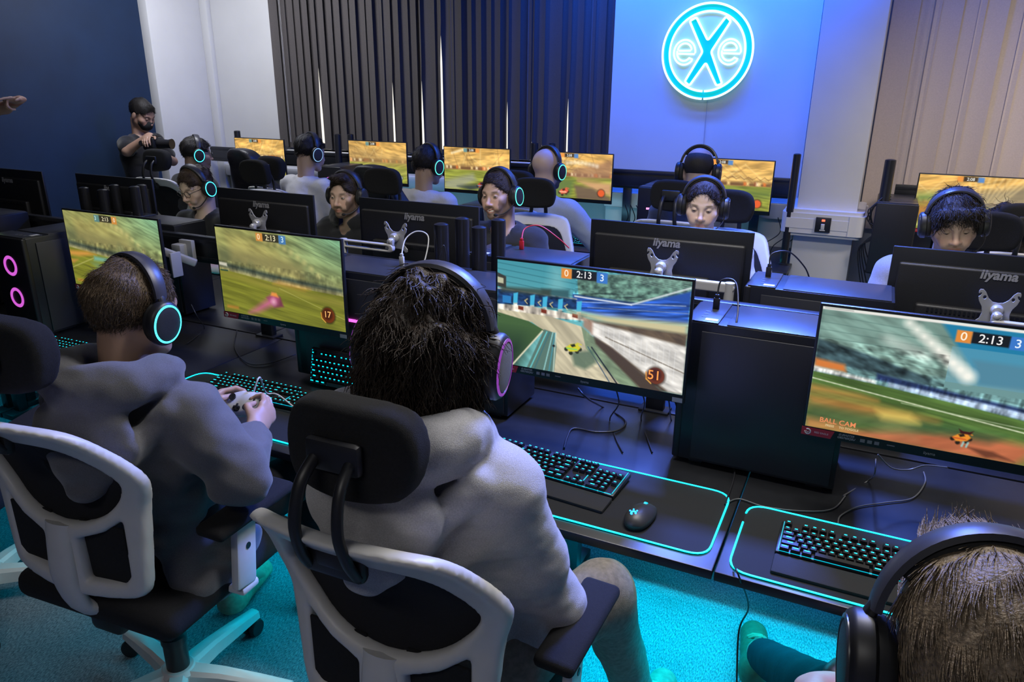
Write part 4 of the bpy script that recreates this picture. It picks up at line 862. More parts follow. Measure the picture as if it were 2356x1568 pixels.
def tower(label, loc, rotz=0, size=(.42, .22, .425), strip=None, ring=None, group=None, sticker=True, usb=True, msi=False):
    L, D, Hh = size; t = thing('computer_tower', label, 'computer', loc, rotz, group); bk = BLACKM()
    b = MB(); b.box((0, D/2, .012+(Hh-.012)/2), (L, D-.008, Hh-.012), .004); b.build('case', bk, t)
    b = MB(); b.box((.012, .0005, .022+(Hh-.045)/2), (L-.05, .006, Hh-.045), .002); b.build('side_panel', mat('tower_panel', (.024, .025, .030), .42, spec=.5), t)
    b = MB(); b.box((-L/2-.006, D/2, Hh/2+.006), (.022, D-.004, Hh-.012), .006, seg=3); fp = b.build('front_panel', BLACK(), t)
    if strip:
        c = MB(); c.box((-L/2-.0175, D*.5, Hh*.68), (.002, D*.42, .012)); c.build('light_strip', glow('strip_%s' % strip, {'magenta': (1, .1, .75), 'pink': (1, .25, .6)}[strip], 2.2), fp)
    if ring:
        cc = {'magenta': (.9, .15, .9), 'green': (.05, 1, .3), 'blue': (.25, .3, 1), 'cyan': (0, .7, .9)}[ring]
        for zz in ((.72,) if ring != 'magenta' or Hh < .3 else (.72, .40)):
            c = MB(); c.tube([(-L/2-.0175, D*.5+.036*math.cos(a), Hh*zz+.036*math.sin(a)) for a in [2*math.pi*q/28 for q in range(29)]], .007, 8, sx=.5); c.build('fan_light', glow('fan_'+ring, cc, .75), fp, 60)
    if msi: text('logo', 'MSI', .018, mat('logo_grey', (.30, .30, .31), .4), fp, Matrix.Translation((-L/2-.018, D*.5, Hh*.58)) @ Matrix.Rotation(R(-90), 4, 'Z') @ Matrix.Rotation(R(90), 4, 'X'))
    tp = MB(); tp.box((-L/2+.035, D/2, Hh+.0015), (.085, D-.012, .005), .0015); tp.box((.045, D/2, Hh+.0008), (L-.11, D-.014, .0045), .0015); tp.build('top_panel', mat('tower_top', (.028, .03, .036), .34, spec=.6, bump=.06, bscale=900), t)
    if usb:
        for k in range(3): c = MB(); c.box((-L/2+.03, .05+.028*k, Hh+.0042), (.013, .0055, .0012)); c.build('usb_port', mat('usb_metal', (.3, .3, .32), .3, metal=.8), t)
    if sticker: c = MB(); c.box((-L/2+.055, .028, Hh+.0044), (.034, .02, .0008)); c.build('white_sticker', mat('sticker_pale', (.55, .55, .55), .5), t)
    for sx in (-1, 1):
        for sy in (.03, D-.03): c = MB(); c.box((sx*(L/2-.05), sy, .007), (.04, .025, .014), .003); c.build('foot', BLACK(), t)
    return t
ROWS = [(.070, [(0, 1), (2, 1), (3, 1), (4, 1), (5, 1), (6.5, 1), (7.5, 1), (8.5, 1), (9.5, 1), (11, 1), (12, 1), (13, 1), (14, 1), (15.25, 1), (16.25, 1), (17.25, 1)]),
        (.045, [(i, 1) for i in range(13)]+[(13, 2), (15.25, 1), (16.25, 1), (17.25, 1), (18.5, 1), (19.5, 1), (20.5, 1), (21.5, 1)]),
        (.026, [(0, 1.5)]+[(1.5+i, 1) for i in range(12)]+[(13.5, 1.5), (15.25, 1), (16.25, 1), (17.25, 1), (18.5, 1), (19.5, 1), (20.5, 1)]),
        (.007, [(0, 1.75)]+[(1.75+i, 1) for i in range(11)]+[(12.75, 2.25), (18.5, 1), (19.5, 1), (20.5, 1), (21.5, 1)]),
        (-.012, [(0, 2.25)]+[(2.25+i, 1) for i in range(10)]+[(12.25, 2.75), (16.25, 1), (18.5, 1), (19.5, 1), (20.5, 1)]),
        (-.031, [(0, 1.25), (1.25, 1.25), (2.5, 1.25), (3.75, 6.25), (10, 1.25), (11.25, 1.25), (12.5, 1.25), (13.75, 1.25), (15.25, 1), (16.25, 1), (17.25, 1), (18.5, 2), (20.5, 1)])]
KEYM = {}
def key_geo(w):
    W = .0187*w-.0022; b = MB(); z0, z1 = .018, .027; d = .0165
    Vv = [(-W/2, -d/2, z0), (W/2, -d/2, z0), (W/2, d/2, z0), (-W/2, d/2, z0), (-W/2+.002, -d/2+.0018, z1), (W/2-.002, -d/2+.0018, z1), (W/2-.002, d/2-.003, z1), (-W/2+.002, d/2-.003, z1)]
    b.add(Vv, [(0, 3, 2, 1), (4, 5, 6, 7), (0, 1, 5, 4), (1, 2, 6, 5), (2, 3, 7, 6), (3, 0, 4, 7)])
    g = .0032 if w < 5 else 0
    if g: lw = g if w < 1.2 else .006; b.add([(-lw, .0004, z1+.0002), (lw, .0004, z1+.0002), (lw, .0040, z1+.0002), (-lw, .0040, z1+.0002)], [(0, 1, 2, 3)], 1)
    return b
def keyboard(label, loc, rotz, keys='parts', rest=True, group=None, tilt=3, bright=2.2):
    t = thing('keyboard', label, 'keyboard', loc, group=group, rot=(R(tilt), 0, rotz)); lit = glow('key_light', (.0, .75, .95), bright); kc = mat('keycap', (.008, .008, .009), .45)
    b = MB(); b.box((0, .02, .008), (.45, .128, .015), .004); b.box((0, .02, .0165), (.438, .118, .002)); b.build('case', BLACK(), t)
    b = MB()
    for (x, y, sx, sy) in ((0, -.0425, .436, .0015), (.0665, .019, .0022, .116), (.1265, .019, .0022, .116), (-.2185, .019, .0015, .116), (.2185, .019, .0015, .116)): b.box((x, y, .0178), (sx, sy, .0016))
    b.build('backlight', glow('key_underglow', (.0, .55, .75), 1.3), t)
    if rest: b = MB(); b.box((0, -.082, .007), (.45, .07, .012), .005); b.build('wrist_rest', mat('wrist_rest', (.009, .009, .010), .8, bump=.3, bscale=700), t)
    n = 0; far = MB()
    for ry, ks in ROWS:
        for (x, w) in ks:
            cx = -.218+(x+w/2)*.0194; n += 1
            if keys == 'parts' and n <= 100:
                if w not in KEYM: o = key_geo(w).build('key', [kc, lit], t, 20); KEYM[w] = o.data
                else: o = bpy.data.objects.new('key', KEYM[w]); COL.objects.link(o); o.parent = t
                o.location = (cx, ry-.004, 0)
            else: g = key_geo(w); far.add([(v[0]+cx, v[1]+ry-.004, v[2]) for v in g.V], g.F); far.M[-len(g.F):] = g.M
    if far.V: o = far.build('keys', [kc, lit], t, 20); o['kind'] = 'stuff'
    return t
def mouse_mat(label, x0, x1, y0, y1, z, group=None, gap=None):
    t = thing('mouse_mat', label, 'mouse mat', ((x0+x1)/2, y0, z), 0, group); W, D = x1-x0, y1-y0
    P = round_poly([(-W/2, 0), (W/2, 0), (W/2, D), (-W/2, D)], .05, 6); b = MB(); b.prism(P, 0, .004); b.build('cloth', mat('mat_cloth', (.006, .006, .007), .85, bump=.3, bscale=1500), t)
    P2 = P if gap is None else [(-W/2, D-.095)]+P
    b = MB(); b.tube([(x, y, .0045) for x, y in (P2+[P2[0]] if gap is None else P2)], .0026, 6, sx=.8); b.build('light_edge', glow('mat_light', (.0, .66, .85), 3.6), t, 60)
    return t
def mouse(label, loc, rotz, lit=True):
    t = thing('mouse', label, 'mouse', loc, rotz)
    V, Fq = sdf_mesh([ell((0, -.012, .012), (.031, .048, .026), .01), ell((0, .03, .008), (.029, .035, .016), .02), ell((.02, .0, .012), (.014, .05, .012), .012)], .003); V[:, 2] = np.maximum(V[:, 2], 0); mk('shell', V, Fq, mat('mouse_black', (.03, .028, .027), .42), t, True)
    b = MB(); T = Matrix.Translation((-.004, -.032, .0345)) @ Euler((R(22), 0, 0)).to_matrix().to_4x4(); b.lathe([(.0025, 0), (.003, .0012), (.0075, .0012), (.0085, 0)], 20, T=T)
    for a in range(3): b.box((.011*math.cos(R(60+50*a)), .011*math.sin(R(60+50*a)), .0005), (.004, .004, .0012), T=T)
    b.build('logo_light', glow('mouse_logo', (.0, .35, 1), 2.5), t)
    b = MB(); b.tube([(-.0035, .036, .022), (.0035, .036, .022)], .009, 14); b.build('scroll_wheel', glow('wheel', (.0, .55, .8), 1.5), t)
    return t
def gamepad(label, M, cable):
    t = thing('game_controller', label, 'game controller'); t.matrix_world = M; t.location = M.translation; t.rotation_euler = M.to_euler()
    Wp = mat('pad_white', (.55, .54, .53), .45); P = [ell((0, .0, 0), (.055, .038, .021), .02), ell((0, .02, .0), (.05, .026, .02), .02)]
    for s in (-1, 1): P += [ell((s*.048, .006, 0), (.03, .034, .021), .015), cap((s*.052, -.01, -.002), (s*.066, -.062, -.012), .02, .013, .02), cap((s*.03, .038, .006), (s*.062, .026, .004), .009, .008, .008)]
    P.append(ell((0, -.062, -.004), (.034, .03, .04), .01, op='-'))
    sdf_obj('shell', P, .0035, Wp, t, it=1)
    b = MB(); b.lathe([(.001, .023), (.0075, .0225), (.0085, .02)], 18, T=Matrix.Translation((0, .026, -.002))); b.build('guide_button', glow('guide', (.9, .95, 1), 1.1), t)
    for x, y in ((-.042, .012), (.021, -.016)): b = MB(); b.lathe([(.0095, .015), (.008, .020), (.005, .028), (.0105, .029), (.011, .033), (.008, .0335), (.001, .032)], 18, T=Matrix.Translation((x, y, 0))); b.build('thumb_stick', BLACK(), t, 60)
    b = MB(); b.box((-.021, -.014, .0205), (.022, .007, .004), .001); b.box((-.021, -.014, .0205), (.007, .022, .004), .001); b.lathe([(.001, .0215), (.013, .021), (.014, .018)], 18, T=Matrix.Translation((-.021, -.014, -.001))); b.build('direction_pad', BLACK(), t)
    for k in range(4): b = MB(); a = R(90*k); b.ball((.043+.0115*math.cos(a), .012+.0115*math.sin(a), .021), (.0055, .0055, .004)); b.build('action_button', BLACK(), t, 60)
    return t
def cable(label, pts, r=.0025, m=None, cat='cable', n=7, group=None, name='cable'):
    b = MB(); P = spline(pts, 7); c = Vector(P[0]); b.tube([p-c for p in P], r, n); o = b.build(name, m or mat('cable_black', (.012, .012, .013), .45), None, 60, loc=c); tag(o, label, cat, group); return o
# ------------------------------------------------------------------ the room
def slab(name, lo, hi, m, bev=0, kind='structure'):
    b = MB(); c = [(a+q)/2 for a, q in zip(lo, hi)]; b.box((0, 0, 0), [q-a for a, q in zip(lo, hi)], bev); o = b.build(name, m, loc=c)
    if kind: o['kind'] = kind
    return o
WALLY, LWX, RWX, FWY, CZ = 5.42, -5.92, 3.2, -1.6, 2.95
white = mat('wall_white', (.55, .55, .56), .85, noise=.03, nscale=3, bump=.05, bscale=250); navy = mat('wall_navy', (.004, .020, .062), .6, noise=.12, nscale=4, bump=.08, bscale=250)
def carpet_mat():
    m = bpy.data.materials.new('carpet'); m.use_nodes = True; nt = m.node_tree; b = nt.nodes['Principled BSDF']; tc = nt.nodes.new('ShaderNodeTexCoord')
    mp = nt.nodes.new('ShaderNodeMapping'); mp.inputs['Scale'].default_value = (260, 90, 100); mp.inputs['Rotation'].default_value = (0, 0, R(25)); n = nt.nodes.new('ShaderNodeTexNoise'); n.inputs['Scale'].default_value = 1; n.inputs['Detail'].default_value = 5; n.inputs['Roughness'].default_value = .7
    n2 = nt.nodes.new('ShaderNodeTexNoise'); n2.inputs['Scale'].default_value = 5; r = nt.nodes.new('ShaderNodeValToRGB'); r.color_ramp.elements[0].position = .36; r.color_ramp.elements[1].position = .66; r.color_ramp.elements[0].color = (.10, .13, .16, 1); r.color_ramp.elements[1].color = (.48, .52, .56, 1)
    mx = nt.nodes.new('ShaderNodeMix'); mx.data_type = 'RGBA'; mx.blend_type = 'MULTIPLY'; mx.inputs[0].default_value = .4
    nt.links.new(tc.outputs['Object'], mp.inputs['Vector']); nt.links.new(mp.outputs['Vector'], n.inputs['Vector']); nt.links.new(tc.outputs['Object'], n2.inputs['Vector']); nt.links.new(n.outputs['Fac'], r.inputs['Fac']); nt.links.new(r.outputs['Color'], mx.inputs[6]); nt.links.new(n2.outputs['Fac'], mx.inputs[7]); nt.links.new(mx.outputs[2], b.inputs['Base Color'])
    b.inputs['Roughness'].default_value = .95; b.inputs['Specular IOR Level'].default_value = .1
    bp = nt.nodes.new('ShaderNodeBump'); bp.inputs['Strength'].default_value = .8; bp.inputs['Distance'].default_value = .006; nt.links.new(n.outputs['Fac'], bp.inputs['Height']); nt.links.new(bp.outputs['Normal'], b.inputs['Normal']); return m
slab('floor', (LWX-.2, FWY-.2, -.1), (RWX+.2, WALLY+.4, 0), carpet_mat())
slab('ceiling', (LWX-.2, FWY-.2, CZ), (RWX+.2, WALLY+.4, CZ+.1), mat('ceiling_white', (.35, .35, .35), .9, noise=.05, nscale=30))
slab('wall_left', (LWX-.15, FWY, 0), (LWX, WALLY+.2, CZ), navy); slab('wall_right', (RWX, FWY, 0), (RWX+.15, WALLY+.2, CZ), white); slab('wall_front', (LWX-.15, FWY-.15, 0), (RWX+.15, FWY, CZ), mat('wall_grey', (.2, .2, .22), .9, noise=.05))
# window wall: openings for two windows
bx0, bx1 = atY(622, 0, WALLY).x, atY(1420, 0, WALLY).x     # dark blinds
SILL = atY(900, 350, WALLY).z-.02; wtop = 2.70; rx0, rx1 = .02, 2.6
b = MB()
for lo, hi in (((LWX-.15, 0), (RWX+.15, SILL)), ((LWX-.15, wtop), (RWX+.15, CZ)), ((LWX-.15, SILL), (bx0+.08, wtop)), ((bx1-.08, SILL), (rx0+.06, wtop)), ((rx1, SILL), (RWX+.15, wtop))):
    b.box(((lo[0]+hi[0])/2, WALLY+.1, (lo[1]+hi[1])/2), (hi[0]-lo[0], .2, hi[1]-lo[1]))
o = b.build('wall_back', white); o['kind'] = 'structure'
for i, (a, c) in enumerate(((bx0+.08, bx1-.08), (rx0+.06, rx1))):
    t = bpy.data.objects.new('window_%d' % (i+1), None); COL.objects.link(t); t.location = ((a+c)/2, WALLY+.14, SILL); t['kind'] = 'structure'
    w, h = c-a, wtop-SILL; b = MB()
    for x in [-w/2+.03, w/2-.03]+[-w/2+w*k/3 for k in (1, 2)]: b.box((x, 0, h/2), (.05, .05, h), .005)
    for z in (.03, h-.03): b.box((0, 0, z), (w, .05, .05), .005)
    b.build('window_frame', mat('window_frame', (.6, .6, .6), .4), t)
    g = mat('window_glass', (1, 1, 1), .0); g.node_tree.nodes['Principled BSDF'].inputs['Transmission Weight'].default_value = 1; g.node_tree.nodes['Principled BSDF'].inputs['IOR'].default_value = 1.02
    b = MB(); b.box((0, .0, h/2), (w-.06, .004, h-.06)); b.build('window_pane', g, t)
    s = slab('window_sill' if i == 0 else 'window_sill', (a, WALLY-.05, SILL-.025), (c, WALLY+.11, SILL), mat('sill_white', (.6, .6, .6), .35), .006); s.parent = t; s.location -= t.location
    if 'kind' in s: del s['kind']
# the blue lit pier that carries the sign, its neighbours
PY = WALLY-.10; px0, px1 = atY(1417, 0, PY).x, -.45
slab('wall_pier', (px0, PY, 0), (px1, WALLY+.001, CZ), mat('wall_pier_white', (.62, .62, .63), .8, noise=.02, nscale=3, bump=.04, bscale=250))
CY = 4.80; cx0, cx1 = atY(1857, 300, CY).x, atY(2002, 300, CY).x
slab('wall_column_right', (cx0, CY, 0), (cx1, WALLY, CZ), mat('column_white', (.58, .58, .58), .85, noise=.03, nscale=4, bump=.05, bscale=250), .004)
slab('wall_pilaster_left', (LWX-.01, 4.80, 0), (LWX+.10, WALLY, CZ), mat('pilaster_white', (.58, .58, .59), .85, noise=.03, nscale=4, bump=.05, bscale=250), .004)
slab('trim_1', (LWX+.10, WALLY-.05, 0), (LWX+.19, WALLY, CZ), white, .004)
# dado trunking wrapped round the right column, with its switch
z0, z1 = atY(1824, 533, CY-.05).z, atY(1820, 487, CY-.05).z; tx0, tx1 = cx0-.075, cx1+.055
pv = mat('trunking_white', (.62, .62, .63), .3, noise=.02, nscale=10)
b = MB(); P = round_poly([(tx0, WALLY-.12), (tx0, CY-.07), (tx1, CY-.07), (tx1, WALLY-.12)], .05, 5); P = P[6:-6] if False else P
b.prism(P, z0, z1); b.prism(round_poly([(tx0+.012, WALLY-.14), (tx0+.012, CY-.058), (tx1-.012, CY-.058), (tx1-.012, WALLY-.14)], .05, 5), z0-.018, z1+.02); b.prism([(tx0+.03, CY-.073), (tx1-.09, CY-.073), (tx1-.09, CY-.06), (tx0+.03, CY-.06)], z0+.03, z1-.03); b.box((tx1-.085, CY-.0715, (z0+z1)/2), (.004, .006, z1-z0))
o = b.build('trim_2', pv, None, 30); o['kind'] = 'structure'
for (a, c, zz, k) in ((px0, cx0-.08, .98, 3), (cx1+.06, RWX, .98, 4), (LWX+.2, px0-.02, .98, 5)):
    o = slab('trim_%d' % k, (a, (PY if k == 3 else WALLY)-.055, zz-.06), (c, PY if k == 3 else WALLY, zz+.05), pv, .012)
sx, sz = atY(1893, 519, CY-.08).x, (z0+z1)/2
t = thing('wall_switch', 'black square isolator switch with white rocker on column trunking', 'switch', (sx, CY-.0735, sz)); b = MB(); b.box((0, -.004, 0), (.085, .009, .088), .002); b.build('switch_plate', BLACK(), t)
b = MB(); b.box((0, -.011, -.010), (.02, .008, .034), .002, rot=(R(8), 0, 0)); b.box((0, -.009, -.031), (.03, .003, .006)); b.build('rocker', mat('rocker_white', (.6, .6, .6), .4), t)
b = MB(); b.box((0, -.0095, .027), (.018, .004, .012), .001); b.build('neon_lamp', glow('neon_red', (1, .12, .05), 2.5), t)
# ---- dark vertical blinds
def blind(name, label, x0, x1, zb, zt, y, m, n, slits, seed, amp=.022, wave=0):
    t = thing(name, label, 'blind', ((x0+x1)/2, y, zb)); g = np.random.default_rng(seed); cx = (x0+x1)/2
    xs = list(np.linspace(x0, x1, n+1))
    for sx_, _ in slits: k = int(np.argmin([abs(q-sx_) for q in xs])); xs[k] = sx_
    sl = {int(np.argmin([abs(q-s[0]) for q in xs])): s[1] for s in slits}; b = MB()
    for i in range(n):
        ov = .034; tl = g.normal(0, .006); yo = [0, 0]; am = amp*(.5+g.random()); dz = g.uniform(-.008, .008)
        V = []; L = (zt, zb+1.02, zb+.72, zb+.3, zb+dz)
        for z in L:
            f = 1-(z-zb)/(zt-zb); a, c = xs[i]+tl*f*.3, xs[i+1]+tl*f*.3+ov
            if i in sl: a = xs[i]+(.0005+.0032*max(0, 1-(z-zb)/(sl[i]-zb)) if z < sl[i]+.01 else -.012)
            if i+1 in sl: c = xs[i+1]-(.001 if z < sl[i+1]+.01 else -.012)
            for k in range(5): u = k/4; V.append((a+(c-a)*u-cx, -am*(u)+(.012*math.sin(u*math.pi))+(.006 if i % 2 else 0), z-zb))
        F = [(r*5+k, r*5+k+5, r*5+k+6, r*5+k+1) for r in range(len(L)-1) for k in range(4)]; b.add(V, F)
    b.build('slats', m, t, 70); b = MB(); b.box((0, -.005, zt-zb+.02), (x1-x0+.02, .05, .045), .006); b.build('headrail', mat('headrail', (.4, .4, .4), .4), t)
    b = MB()
    for k in range(2): b.tube([(-cx+xs[2+k*0]-.02+.01*k, -.03, zt-zb), (-cx+xs[2]-.02+.01*k, -.03, .05)], .0012, 5)
    b.build('pull_cord', mat('cord_pale', (.4, .4, .4), .7), t)
    return t
sl = [(atY(x, 330, WALLY-.03).x, atY(x, y, WALLY-.03).z) for x, y in ((748, 174), (910, 187), (976, 270), (1021, 108), (1224, 282), (1248, 286), (1306, 262), (1168, 250))]
blind('vertical_blind', 'dark grey vertical blind with thin slits of daylight, left of round sign', bx0, bx1-.005, SILL+.02, wtop+.05, WALLY-.035, mat('blind_dark', (.075, .066, .066), .85, noise=.08, nscale=120, bump=.2, bscale=900), 38, sl, 4)
blind('vertical_blind', 'pale beige vertical blind right of the square column', cx1+.01, rx1+.05, SILL-.30, wtop+.05, WALLY-.075, mat('blind_cream', (.52, .44, .39), .85, noise=.05, nscale=120, bump=.2, bscale=900), 24, [], 5, amp=.012)
# ---- neon sign
sc_ = atY(1626, 119, PY-.06); t = thing('neon_sign', 'round turquoise neon sign reading eXe on blue lit wall', 'sign', (sc_.x, PY, sc_.z)); RS = .296
nw, nt_ = glow('neon_white', (.75, 1, .98), 1.5), None
def disc_mat():
    m = bpy.data.materials.new('sign_acrylic'); m.use_nodes = True; b = m.node_tree.nodes['Principled BSDF']; b.inputs['Base Color'].default_value = (.45, .75, .72, 1); b.inputs['Roughness'].default_value = .3; b.inputs['Emission Color'].default_value = (.62, .86, .83, 1); b.inputs['Emission Strength'].default_value = .2; return m
b = MB(); T = Matrix.Rotation(R(90), 4, 'X'); b.lathe([(.001, .035), (RS*.82, .035), (RS*.82, .045), (.001, .045)], 64, T=T); b.build('sign_plate', disc_mat(), t, 40)
b = MB(); b.lathe([(RS*.84, .030), (RS*.98, .030), (RS*.98, .05), (RS*.84, .05), (RS*.84, .030)], 72, T=T); b.build('sign_band', mat('sign_band', (.0, .45, .48), .3, emit=(.0, .62, .66), estr=.55), t, 40)
def neon(name, P, r=.0072, closed=False): b = MB(); b.tube(P, r, 8); return b.build(name, nw, t, 60)
for rr in (RS*.835, RS): neon('neon_ring', [(rr*math.sin(a), -.062, -rr*math.cos(a)) for a in [R(1.2+357.6*k/90) for k in range(91)]])
def X_out():
    w, h, c = .155, .205, .05; a = .030
    return round_poly([(-w-.012, h-.008), (-w+.028+.015, h+.014), (0, c+.022), (w-.02, h+.014), (w+.022, h-.016), (a+.006, 0), (w-.002, -h+.0), (w-.048, -h-.014), (0, -c-.02), (-w+.03, -h-.014), (-w-.014, -h+.012), (-a-.006, 0)], .016, 4)
P = [(x*.78, -.058, z*.97) for x, z in X_out()]; neon('neon_letter', P+[P[0]])
b = MB(); b.prism([(x*.78, z*.97) for x, z in X_out()], .046, .049, T=T); b.build('letter_fill', mat('sign_band', (.0, .45, .48), .3), t)
for s in (-1, 1):
    cx, cz = s*.148, -.002; rO, rI = .072, .048
    outer = [(cx+rO*math.cos(a), cz+rO*1.08*math.sin(a)) for a in [R(-3+318*k/26) for k in range(27)]]; inner = [(cx+rI*math.cos(a)-.002, cz+rI*1.12*math.sin(a)) for a in [R(320-150*k/14) for k in range(15)]]
    e1 = [(cx-rI, cz-.008), (cx+rO-.006, cz-.012), (cx+rO, cz)]+outer[1:]+[(cx+rO*.78, cz-rO*.62), (cx+rO*.52, cz-rO*.52)]+inner
    neon('neon_letter', [(x, -.058, z) for x, z in e1], .006)
    e2 = [(cx-rI*.96, cz+.012)]+[(cx+rI*math.cos(a)*.96, cz+.012+rI*.92*math.sin(a)) for a in [R(170-160*k/12) for k in range(13)]]+[(cx+rI*.8, cz+.010), (cx-rI*.8, cz+.010)]; neon('neon_letter', [(x, -.058, z) for x, z in e2], .006)
cable('thin white power lead running down the wall below the round sign', [(sc_.x+.02, PY-.005, sc_.z-RS-.01), (sc_.x+.022, PY-.005, 1.6), (sc_.x+.024, PY-.005, 1.03)], .0022, mat('lead_white', (.4, .42, .5), .5))

# ------------------------------------------------------------------ desks and rails
DZ = .73; dm = lambda: mat('desk_black', (.010, .0105, .012), .36, spec=.55, noise=.15, nscale=30, bump=.03, bscale=600)
def desk(label, x0, x1, y0, y1, group, front=1, legs=None):
    t = thing('desk', label, 'desk', ((x0+x1)/2, (y0+y1)/2, 0), 0, group); w, d = x1-x0, y1-y0
    b = MB(); b.box((0, 0, DZ-.0125), (w-.004, d, .025), .003); b.build('desktop', dm(), t)
    for lx in (legs or (-(w/2-.05), w/2-.05)):
        s = 1; b = MB(); b.box((lx, 0, DZ-.05), (.05, d-.12, .04), .004); b.box((lx, front*(d/2-.05), .36), (.05, .05, .70), .004); b.box((lx, front*(d/2-.07), .015), (.09, .12, .03), .004); b.build('leg', BLACKM(), t)
    b = MB(); b.box((0, front*(d/2-.05), .52), (w-.16, .018, .34), .002); b.build('modesty_panel', mat('panel_grey', (.10, .10, .11), .7), t)
    return t
AY0, AY1, BY1 = 1.45, 2.235, 2.93; CY0, CY1 = 4.52, 5.30
EX = [-4.95, -4.15, -3.12, -2.17, -1.16, -.195, .80, 1.75]
nm = ['leftmost', 'far left', 'left', 'middle left', 'centre', 'right', 'rightmost']
for i in range(7):
    desk('black desk in the front row, %s' % ['cut off by the left picture edge', 'holding the dark tower with magenta lights', 'under the first lit monitor from the left', 'under the monitor showing the pink car', 'under the monitor showing the green car', 'under the monitor showing the orange car', 'running out of the right picture edge'][i], EX[i], EX[i+1], AY0, AY1, 'desks of the front row', 1, {4: (-.43, -.12), 5: (.10, .43)}.get(i))
    desk('black desk in the middle row, %s' % ['at the far left against the navy wall', 'under the five slim black posts', 'in front of the person in glasses', 'in front of the bearded person in black', 'in front of the smiling person', 'in front of the person looking down below the sign', 'in front of the person with a curly fringe'][i], EX[i]-.1, EX[i+1]-.1, AY1+.01, BY1, 'desks of the middle row', -1, {4: (-.36, -.06), 5: (.22, .44)}.get(i))
CX = [-5.7, -4.65, -3.6, -2.55, -1.5, -.385]
for i in range(5): desk('black desk along the window wall, %s' % ['first from the navy wall', 'second from the navy wall', 'in front of the black gaming chair', 'in front of the bald person', 'below the round sign'][i], CX[i], CX[i+1], CY0, CY1, 'desks along the window wall')
desk('black desk along the window wall, right of the square column', .10, 1.5, CY0, CY1, 'desks along the window wall')
def rail(label, x0, x1, y, z0, z1, posts):
    t = thing('equipment_rail', label, 'rail', ((x0+x1)/2, y, DZ)); cx = (x0+x1)/2; b = MB()
    b.box((0, 0, (z0+z1)/2-DZ), (x1-x0, .035, z1-z0), .003); b.box((0, -.019, z1-DZ-.02), (x1-x0, .006, .012)); b.box((0, -.019, z0-DZ+.02), (x1-x0, .006, .012)); b.build('beam', BLACKM(), t)
    for p in posts: b = MB(); b.box((p-cx, 0, (z0-DZ)/2), (.06, .03, z0-DZ), .003); b.box((p-cx, 0, .004), (.1, .06, .008), .002); b.build('bracket', BLACKM(), t)
    return t
rz0, rz1 = atY(1604, 690, AY1+.02).z, atY(1604, 668, AY1+.02).z
rail('black rail running between the front and middle desk rows', -4.9, 1.7, AY1+.012, 1.02, 1.135, [-4.6, -3.4, -2.25, -1.45, -.55, .9])
cz0, cz1 = atY(1450, 433, CY1-.1).z, atY(1450, 390, CY1-.1).z
rail('black rail along the window wall behind the back row monitors', -5.7, -.5, CY1-.09, cz0, cz1, [-5.2, -4.4, -3.3, -2.4, -1.6, -.7])
rail('short black rail behind the monitor right of the column', .12, 1.5, CY1-.09, cz0, cz1, [.4, 1.3])
def post(label, x, y, z1, r=.03, group=None, z0=DZ):
    t = thing('support_post', label, 'post', (x, y, z0), 0, group); h = z1-z0
    b = MB(); b.lathe([(r, .006), (r, h-.012), (r*.96, h-.004), (r*.6, h), (.001, h+.001)], 22); b.build('tube', mat('post_black', (.013, .013, .015), .28, spec=.6), t, 40)
    b = MB(); b.lathe([(r*1.35, 0), (r*1.35, .008), (r, .009)], 22); b.build('base_plate', BLACKM(), t, 40)
    return t
G1 = 'four black posts between the front and middle rows'
for lab, px, py, Y in (('front left', 1015, 513, 2.195), ('front right', 1102, 520, 2.195), ('back left', 1063, 500, 2.31), ('back right', 1147, 503, 2.31)): p = atY(px, py, Y); post('round black post, %s of the four clustered by the smiling person' % lab, p.x, Y, p.z, .026, G1)
for k, (px, py, Y) in enumerate(((192, 430, 2.42), (235, 435, 2.36), (262, 424, 2.46), (308, 428, 2.38), (325, 424, 2.47))): p = atY(px, py, Y); post('slim black post, %s from left of five below the photographer' % ('first', 'second', 'third', 'fourth', 'fifth')[k], p.x, Y, p.z, .024, 'five black posts below the photographer')
for lab, px, py, Y, r in (('right of the monitor below the sign', 1835, 353, 4.75, .022), ('right of the column by the tangled cables', 2050, 366, 4.78, .030), ('above the leftmost back row monitor', 545, 300, 5.1, .028), ('right of the head of the person in white T-shirt', 776, 308, 5.1, .028), ('at the left end of the second back row monitor', 806, 308, 5.14, .026), ('left of the bald person', 1230, 328, 5.1, .028), ('above the head of the bald person', 1270, 329, 5.14, .026)): p = atY(px, py, Y); post('tall black post %s' % lab, p.x, Y, p.z, r, 'tall black posts of the back row')
# ------------------------------------------------------------------ monitors
HD = [('0', .382, .055, .025, (255, 235, 205)), ('2:13', .475, .053, .025, (235, 235, 235)), ('3', .567, .06, .025, (225, 240, 255))]
def monA(label, px, Y, pic, dig, w=.573):
    p = atY(*px, Y); return monitor(label, (p.x+w/2, Y, p.z-.327*w/.54), 0, pic, (pic.shape[1], pic.shape[0]), near=True, group='lit monitors of the front row', digits=dig, scale=w/.54)
NR = (300, 170)
monA('lit monitor showing a blurred olive pitch, left of the pink car monitor', (140, 478), 1.93, pic_olive(*NR, 5, 0), [('3', .36, .06, .022, (200, 225, 215)), ('2:13', .465, .06, .022, (230, 220, 180)), ('0', .56, .06, .022, (250, 225, 190))])
monA('lit monitor showing a pink streaked car on an olive pitch', (490, 516), 1.895, pic_olive(*NR, 9, 1), [('0', .368, .06, .026, (255, 225, 180)), ('2:13', .465, .06, .026, (235, 225, 180)), ('3', .56, .062, .026, (205, 235, 245)), ('17', .868, .835, .030, (255, 190, 110))])
monA('lit monitor showing a green and yellow car beside a white barrier', (1140, 590), 1.845, pic_track(*NR), HD+[('51', .857, .865, .036, (255, 160, 70))])
